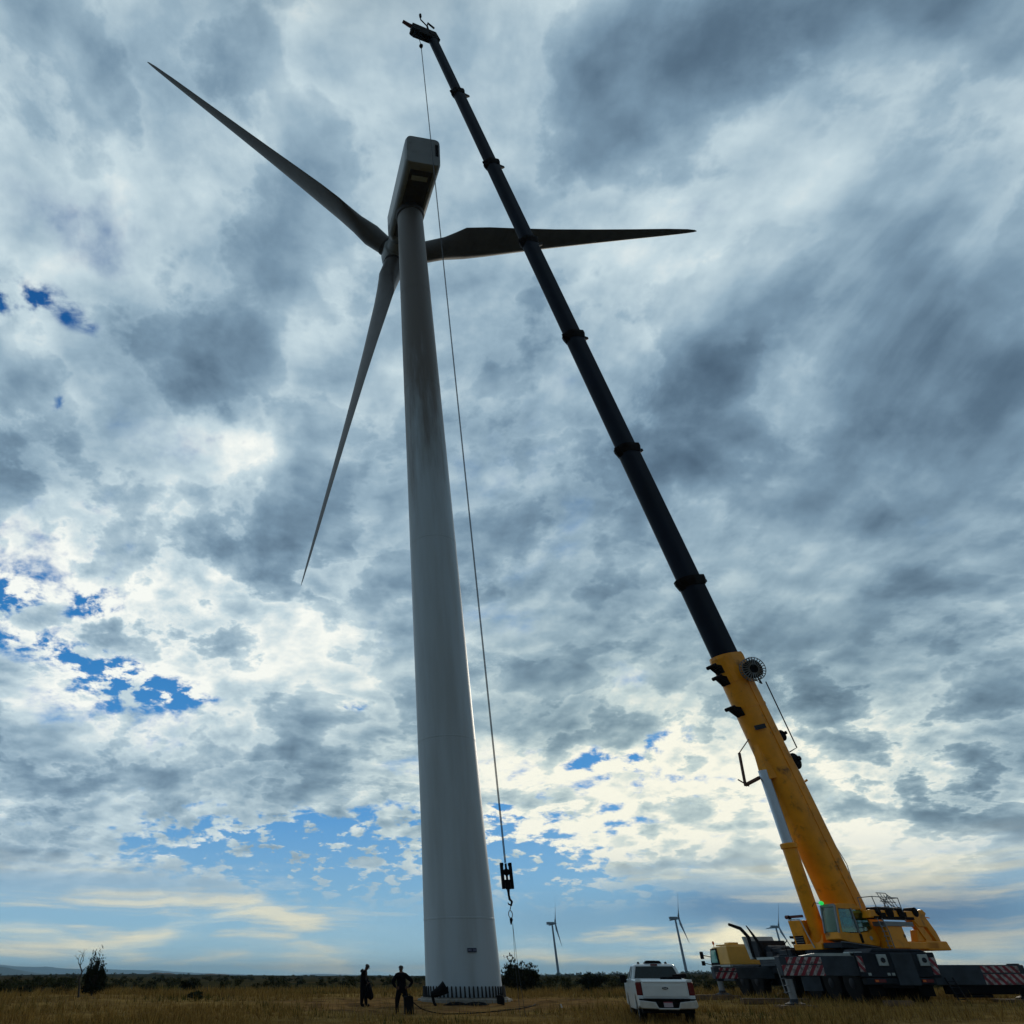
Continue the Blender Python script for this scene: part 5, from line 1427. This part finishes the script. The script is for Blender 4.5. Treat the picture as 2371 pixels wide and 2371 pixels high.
# ---------------------------------------------------------------- pickup
def pickup():
    th = R(13.5)
    fx, fy = math.sin(th), math.cos(th)
    ox, oy = 11.51, 31.80
    z0 = gz(13, 34) - .07
    rt = empty('pickup_truck', (ox, oy, z0), PI / 2 - th)
    tag(rt, 'white crew-cab pickup truck seen from behind with a dark light bar on its roof', 'pickup truck')
    X = Matrix.Translation((ox, oy, z0)) @ Matrix.Rotation(PI / 2 - th, 4, 'Z')
    def T(): return MB(X)      # x forward, y left, z up, origin under the rear bumper
    W = 1.0
    def arch(cx_, r, z, a0=0, a1=180, n=10): return [(cx_ + r * math.cos(R(a0 + (a1 - a0) * k / n)), z + r * math.sin(R(a0 + (a1 - a0) * k / n))) for k in range(n + 1)]
    rw, fw, wz = 1.25, 4.95, .42
    # bed sides
    for s in (-1, 1):
        prof = [(.12, .62), (.10, 1.42), (1.98, 1.44), (1.98, .60)] + arch(rw, .50, .52, 10, 170)
        prof = [(.12, .62), (.10, 1.42), (1.98, 1.44), (1.98, .55)] + [q for q in arch(rw, .50, .46, 5, 175)]
        b = T(); y1 = s * W
        vs_in = min(s * W, s * (W - .12)); vs_out = max(s * W, s * (W - .12))
        b.prism(prof, 1, vs_in, vs_out)
        bs = b.build('bed_side', 'white', rt, bevel=.035)
    b = T(); b.box((.15, -.87, .75), (2.0, .87, .82)); b.box((1.93, -.87, .82), (2.0, .87, 1.43)); b.build('bed_floor', 'black', rt)
    # cab lower body with bonnet
    prof = [(2.02, .50), (2.02, 1.46), (4.35, 1.42), (5.75, 1.28), (5.9, 1.1), (5.92, .55), (5.5, .48)] + arch(fw, .50, .46, 5, 175)[::1] + [(4.4, .46)]
    prof = [(2.02, .46), (2.02, 1.46), (4.35, 1.42), (5.75, 1.28), (5.9, 1.1), (5.92, .55), (5.47, .50)] + arch(fw, .50, .46, 5, 175) + [(4.4, .44)]
    b = T(); b.prism(prof, 1, -W, W); body = b.build('body', 'white', rt, bevel=.04)
    # greenhouse
    roof = [(2.30, 1.93), (3.7, 1.95)]
    def gh(z, x0, x1, hw): return [(x0, -hw, z), (x1, -hw, z), (x1, hw, z), (x0, hw, z)]
    # pillars and roof around the glass
    b = T()
    def post(p, q, w=.05, d=.05):
        b.hexa([(p[0] - w, p[1] - d, p[2]), (p[0] + w, p[1] - d, p[2]), (p[0] + w, p[1] + d, p[2]), (p[0] - w, p[1] + d, p[2])], [(q[0] - w, q[1] - d, q[2]), (q[0] + w, q[1] - d, q[2]), (q[0] + w, q[1] + d, q[2]), (q[0] - w, q[1] + d, q[2])])
    for s in (-1, 1):
        post((2.14, s * .90, 1.44), (2.36, s * .74, 1.90), .10, .055)
        post((3.15, s * .91, 1.42), (3.15, s * .75, 1.90), .05, .04)
        post((4.35, s * .90, 1.40), (3.72, s * .73, 1.90), .05, .05)
    b.loft([gh(1.86, 2.26, 3.92, .79), gh(1.93, 2.34, 3.78, .73), gh(1.965, 2.6, 3.6, .60)])
    gho = b.build('roof', 'white', rt, bevel=.03)
    b = T(); b.hexa([(2.08, -.84, 1.46), (2.08, .84, 1.46), (2.10, .84, 1.46), (2.10, -.84, 1.46)], [(2.28, -.70, 1.87), (2.28, .70, 1.87), (2.30, .70, 1.87), (2.30, -.70, 1.87)])
    b.build('rear_window', 'truckglass', gho)
    b = T(); b.hexa([(4.40, -.84, 1.42), (4.40, .84, 1.42), (4.42, .84, 1.42), (4.42, -.84, 1.42)], [(3.82, -.70, 1.87), (3.82, .70, 1.87), (3.84, .70, 1.87), (3.84, -.70, 1.87)])
    b.build('windscreen', 'truckglass', gho)
    for s in (-1, 1):
        b = T(); b.hexa([(2.25, s * .90, 1.45), (4.3, s * .90, 1.43), (4.3, s * .92, 1.43), (2.25, s * .92, 1.45)], [(2.45, s * .755, 1.87), (3.75, s * .755, 1.87), (3.75, s * .775, 1.87), (2.45, s * .775, 1.87)])
        b.build('side_window', 'truckglass', gho)
    b = T()
    for y in (-.42, .42):
        b.box((3.0, y - .24, 1.3), (3.15, y + .24, 1.62)); b.box((3.02, y - .12, 1.62), (3.12, y + .12, 1.76)); b.box((2.45, y - .26, 1.25), (2.6, y + .26, 1.56))
    b.build('seat', 'black', rt, bevel=.03)
    # tailgate with emblem
    b = T()
    b.prism([(.02, .84), (.0, 1.30), (.03, 1.40), (.12, 1.44), (.14, 1.40), (.12, .84)], 1, -.80, .80)
    tg = b.build('tailgate', 'white', rt, bevel=.015)
    b = T(); b.prism([(.0, 1.325), (-.02, 1.345), (-.01, 1.375), (.04, 1.40), (.04, 1.325)], 1, -.76, .76); b.build('tailgate_spoiler', 'white', tg)
    b = T(); b.hexa([(-.006, -.74, .9), (-.006, .74, .9), (.01, .74, .9), (.01, -.74, .9)], [(-.016, -.72, 1.26), (-.016, .72, 1.26), (.0, .72, 1.26), (.0, -.72, 1.26)]); b.build('tailgate_skin', 'white', tg, bevel=.01)
    def oval(r, d0, d1, m, nm, par, k=.40):
        b = T(); ring0 = [(d0, math.cos(2 * PI * i / 28) * r, 1.16 + math.sin(2 * PI * i / 28) * r * k) for i in range(28)]
        ring1 = [(d1, q[1], q[2]) for q in ring0]
        b.loft([ring0, ring1]); return b.build(nm, m, par)
    em = oval(.118, -.01, -.030, 'silver', 'emblem', tg)
    oval(.108, -.02, -.036, 'navy', 'emblem_face', em, .37)
    Xt = X @ Matrix.Translation((-.040, 0, 1.16)) @ Matrix(((0, 0, -1, 0), (-1, 0, 0, 0), (0, 1, 0, 0), (0, 0, 0, 1)))
    text_mesh('Ford', .07, 'silver', Xt, 'emblem_script', em)
    # tail lamps
    for s in (-1, 1):
        b = T(); y0, y1 = sorted((s * .815, s * 1.012))
        b.prism([(.06, .94), (.035, 1.34), (.22, 1.36), (.16, .94)], 1, y0, y1)
        b.build('tail_lamp', 'red', rt, bevel=.02)
        b = T(); y0, y1 = sorted((s * .80, s * .998)); b.box((.04, y0, .66), (.2, y1, .935)); b.box((.045, y0, 1.345), (.2, y1, 1.43)); b.build('corner_panel', 'white', rt, bevel=.02)
    # bumper
    b = T()
    for s in (-1, 1):
        b.prism([(s * .42, .74), (s * 1.0, .80), (s * 1.02, .60), (s * .95, .54), (s * .32, .52), (s * .36, .60)] if s > 0 else [(-.42, .74), (-.36, .60), (-.32, .52), (-.95, .54), (-1.02, .60), (-1.0, .80)], 0, -.12, .06)
    b.box((-.12, -.36, .50), (.05, .36, .56))
    bp = b.build('rear_bumper', 'silver', rt, bevel=.025)
    b = T(); b.box((-.08, -.40, .55), (.02, .40, .82)); b.box((-.10, -.98, .79), (.06, .98, .835)); b.build('step_pad', 'black', bp)
    b = T(); b.box((-.105, -.155, .585), (-.085, .155, .745)); pl = b.build('licence_plate', 'plate', bp)
    b = T(); b.box((-.109, -.155, .722), (-.106, .155, .745)); b.build('plate_band', 'platered', pl)
    b = T(); b.box((.1, -.9, .40), (5.6, .9, .62)); b.box((-.15, -.05, .42), (.1, .05, .50)); b.lathe([(.05, 0), (.05, .6)], (.15, -.62, .42), (1, 0, 0), 10); b.build('underbody', 'black', rt)
    for x in (rw, fw):
        for s in (-1, 1):
            b = T(); b.lathe([(.22, -.13), (.34, -.135), (.405, -.11), (.415, -.06), (.415, .06), (.405, .11), (.34, .135), (.22, .13)], (x, s * .84, .41), (0, 1, 0), 32)
            wh = b.build('wheel', 'rubber', rt, smooth=True, sharp=30)
            b = T(); b.lathe([(.25, s * .13), (.22, s * .06), (.07, s * .10), (.06, s * .13), (.01, s * .13)], (x, s * .84, .41), (0, 1, 0), 20); b.build('rim', 'steel', wh, smooth=True)
    for s in (-1, 1):
        b = T(); b.box((3.95, s * 1.02 if s > 0 else -1.26, 1.30), (4.12, 1.26 if s > 0 else -1.02, 1.58)); mr = b.build('mirror', 'black', rt, bevel=.04)
        b = T(); b.tube([(4.05, s * .9, 1.38), (4.03, s * 1.1, 1.38)], .03, 6); b.build('mirror_arm', 'black', mr)
    for s in (-1, 1):
        b = T(); b.box((3.12, s * 1.0 - .015, 1.15), (3.3, s * 1.0 + .025 * s if s > 0 else s * 1.0 + .015, 1.19)); b.build('door_handle', 'silver', body)
    # things on the roof
    b = T(); b.prism([(-.36, 1.97), (-.28, 2.06), (.22, 2.07), (.34, 1.97)], 0, 2.55, 3.0); lb = b.build('light_bar', 'black', rt, bevel=.02)
    b = T(); b.box((2.24, -.13, 1.89), (2.30, .13, 1.945)); b.build('brake_lamp', 'red', rt)
    for y in (-.50, .55):
        b = T(); b.prism([(2.5, 1.96), (2.62, 2.02), (2.75, 1.96)], 1, y - .04, y + .04); b.build('roof_marker', 'black', rt)
    # tools standing in the bed behind the window
    b = T(); b.box((1.3, -.80, 1.0), (1.9, -.45, 1.53)); b.box((1.5, -.85, 1.4), (1.9, -.1, 1.51)); b.lathe([(.07, 0), (.07, .5)], (1.6, -.55, 1.53), (0, -1, .05), 10); b.build('toolbox', 'black', rt, bevel=.02)
pickup()

# ---------------------------------------------------------------- small things
def case():
    x, y = at_px(944, 39.6), 39.6
    rt = empty('tool_case', (x, y, gz(x, y)), R(6))
    tag(rt, 'black upright equipment case standing at the right worker\'s leg', 'case')
    b = MB(); b.prism([(-.20, 0), (.22, 0), (.20, .66), (.12, .70), (-.16, .70), (-.22, .62)], 1, -.14, .14); cs = b.build('case_body', 'black', rt, root=empty_root(rt), bevel=.03)
    b = MB(); b.tube([(-.10, 0, .69), (-.09, 0, .76), (.07, 0, .76), (.08, 0, .69)], .014, 6); b.build('handle', 'black', rt, root=empty_root(rt))
    b = MB(); b.tube([(-.2, 0, .62), (-.32, -.02, .74), (-.40, -.05, .80)], .02, 6); b.build('outlet_pipe', 'black', rt, root=empty_root(rt))
    # hose from the case to the tower
    pts = []
    ctrl = [(x + .2, y + .1, .45), (x + .7, y + .2, .15), (x + 1.6, 39.2, .02), (x + 3.0, 39.4, .02), (x + 4.6, 40.6, .02), (x + 6.0, 42.2, .02), (x + 6.6, 43.4, .05)]
    c = [Vector(q) for q in ctrl]
    for i in range(len(c) - 1):
        p0, p1, p2, p3 = c[max(i - 1, 0)], c[i], c[i + 1], c[min(i + 2, len(c) - 1)]
        for k in range(8):
            t = k / 8
            q = .5 * ((2 * p1) + (-p0 + p2) * t + (2 * p0 - 5 * p1 + 4 * p2 - p3) * t * t + (-p0 + 3 * p1 - 3 * p2 + p3) * t ** 3)
            pts.append((q.x, q.y, max(q.z, .02) + gz(q.x, q.y)))
    b = MB(); b.tube(pts, .022, 6); tag(b.build('hose', 'rubber'), 'dark hose snaking over the dirt from the case to the tower base', 'hose')
case()
def wrench():
    p = P(1012, 2316, 44.2)
    x, y = at_px(1012, 44.2), 44.2
    rt = empty('bolt_tensioner', (x, y, gz(x, y)))
    tag(rt, 'black funnel-shaped tool lying against the left of the tower foot', 'tool')
    b = MB(); b.tube([(-.38, 0, .46), (-.2, 0, .50), (.10, 0, .62), (.42, 0, .80)], [.10, .17, .22, .30], 14); b.build('tool_body', 'black', rt, root=empty_root(rt), smooth=True)
    b = MB(); b.tube([(-.30, -.02, .42), (-.22, -.04, .1), (-.12, -.05, .0)], .07, 8); b.build('tool_stand', 'black', rt, root=empty_root(rt))
wrench()
def bag():
    x, y = at_px(1154, 44.0), 44.0
    rt = empty('tool_bag', (x, y, gz(x, y)))
    tag(rt, 'small black square bag below the right edge of the tower foot', 'bag')
    b = MB(); b.prism([(-.19, .06), (.17, .0), (.19, .34), (.10, .42), (-.17, .44)], 1, -.14, .14); b.build('bag_body', 'black', rt, root=empty_root(rt), bevel=.05)
    b = MB(); b.tube([(-.1, 0, .42), (-.04, 0, .5), (.05, 0, .49), (.09, 0, .41)], .015, 6); b.build('handle', 'black', rt, root=empty_root(rt))
bag()
for k, (u, D, w, lb) in enumerate(((1050, 44.4, .55, 'flat dark rag lying in front of the tower foundation, the left of two'), (1098, 44.2, .6, 'flat dark rag lying in front of the tower foundation, the right of two'))):
    x, y = at_px(u, D), D
    b = MB(); rings = []
    for z, f in ((0, 1.0), (.05, .95), (.11, .6), (.13, .15)):
        rings.append([(x + math.cos(2 * PI * i / 18) * w * f * (1 + .15 * math.sin(i * 2.3 + k)), y + math.sin(2 * PI * i / 18) * .22 * f * (1 + .2 * math.cos(i * 3.1)), gz(x, y) - .01 + z * (1 + .3 * math.sin(i * 1.9))) for i in range(18)])
    b.loft(rings); tag(b.build('rag', 'black', smooth=True), lb, 'rag', 'dark rags by the foundation')
x, y = at_px(1291, 41), 41.0
b = MB(); b.hexa([(x - .03, y, gz(x, y) + .02), (x + .05, y - .02, gz(x, y) + .02), (x + .04, y + .03, gz(x, y) + .03), (x - .02, y + .03, gz(x, y) + .02)], [(x - .06, y, gz(x, y) + .16), (x + .0, y - .02, gz(x, y) + .17), (x + .0, y + .02, gz(x, y) + .15), (x - .05, y + .03, gz(x, y) + .15)])
tag(b.build('litter', 'litter'), 'scrap of white paper caught in the grass between the tower and the pickup', 'litter')

def timber(x, y, L, w, h, rz, label):
    z = gz(x, y)
    rt = empty('timber_mat', (x, y, z), rz)
    tag(rt, label, 'timber mat', 'timber mats laid around the crane')
    n = 4
    for k in range(n):
        b = MB(); y0 = -w / 2 + k * w / n
        b.box((-L / 2 + .02 * (k % 2), y0 + .01, 0), (L / 2 - .02 * (k % 3), y0 + w / n - .01, h))
        b.build('plank', 'wood', rt, root=empty_root(rt), bevel=.01)
timber(20.03, 46.8, 1.5, 1.0, .12, 0, 'timber mat under the front left outrigger pad')
timber(19.43, 38.2, 1.5, 1.0, .12, 0, 'timber mat under the rear left outrigger pad')
timber(29.7, 38.2, 2.6, 1.0, .12, 0, 'timber mat under the rear right outrigger pad')
timber(28.5, 46.8, 1.5, 1.0, .12, 0, 'timber mat under the front right outrigger pad')
timber(18.4, 45.0, 2.6, .5, .22, R(8), 'loose timber mat lying in the grass left of the front outrigger pad')
timber(20.0, 41.2, 3.0, .5, .22, R(-6), 'loose timber mat lying in the grass between the two left outriggers')
timber(23.4, 37.3, 1.1, .5, .2, R(3), 'short timber mat lying in the grass behind the crane\'s tail lamps')

# ---------------------------------------------------------------- haze
def haze():
    b = MB(); b.box((-17000, -3000, -34), (17000, 15500, 150))
    m = bpy.data.materials.new('haze_air'); m.use_nodes = True
    nt = m.node_tree; nt.nodes.clear()
    v = nt.nodes.new('ShaderNodeVolumePrincipled'); v.inputs['Color'].default_value = (.46, .76, 1.0, 1)
    v.inputs['Density'].default_value = HAZE
    o = nt.nodes.new('ShaderNodeOutputMaterial'); nt.links.new(v.outputs[0], o.inputs['Volume'])
    ob = b.build('haze', m); tag(ob, kind='stuff')
HAZE = 9.0e-5
haze()
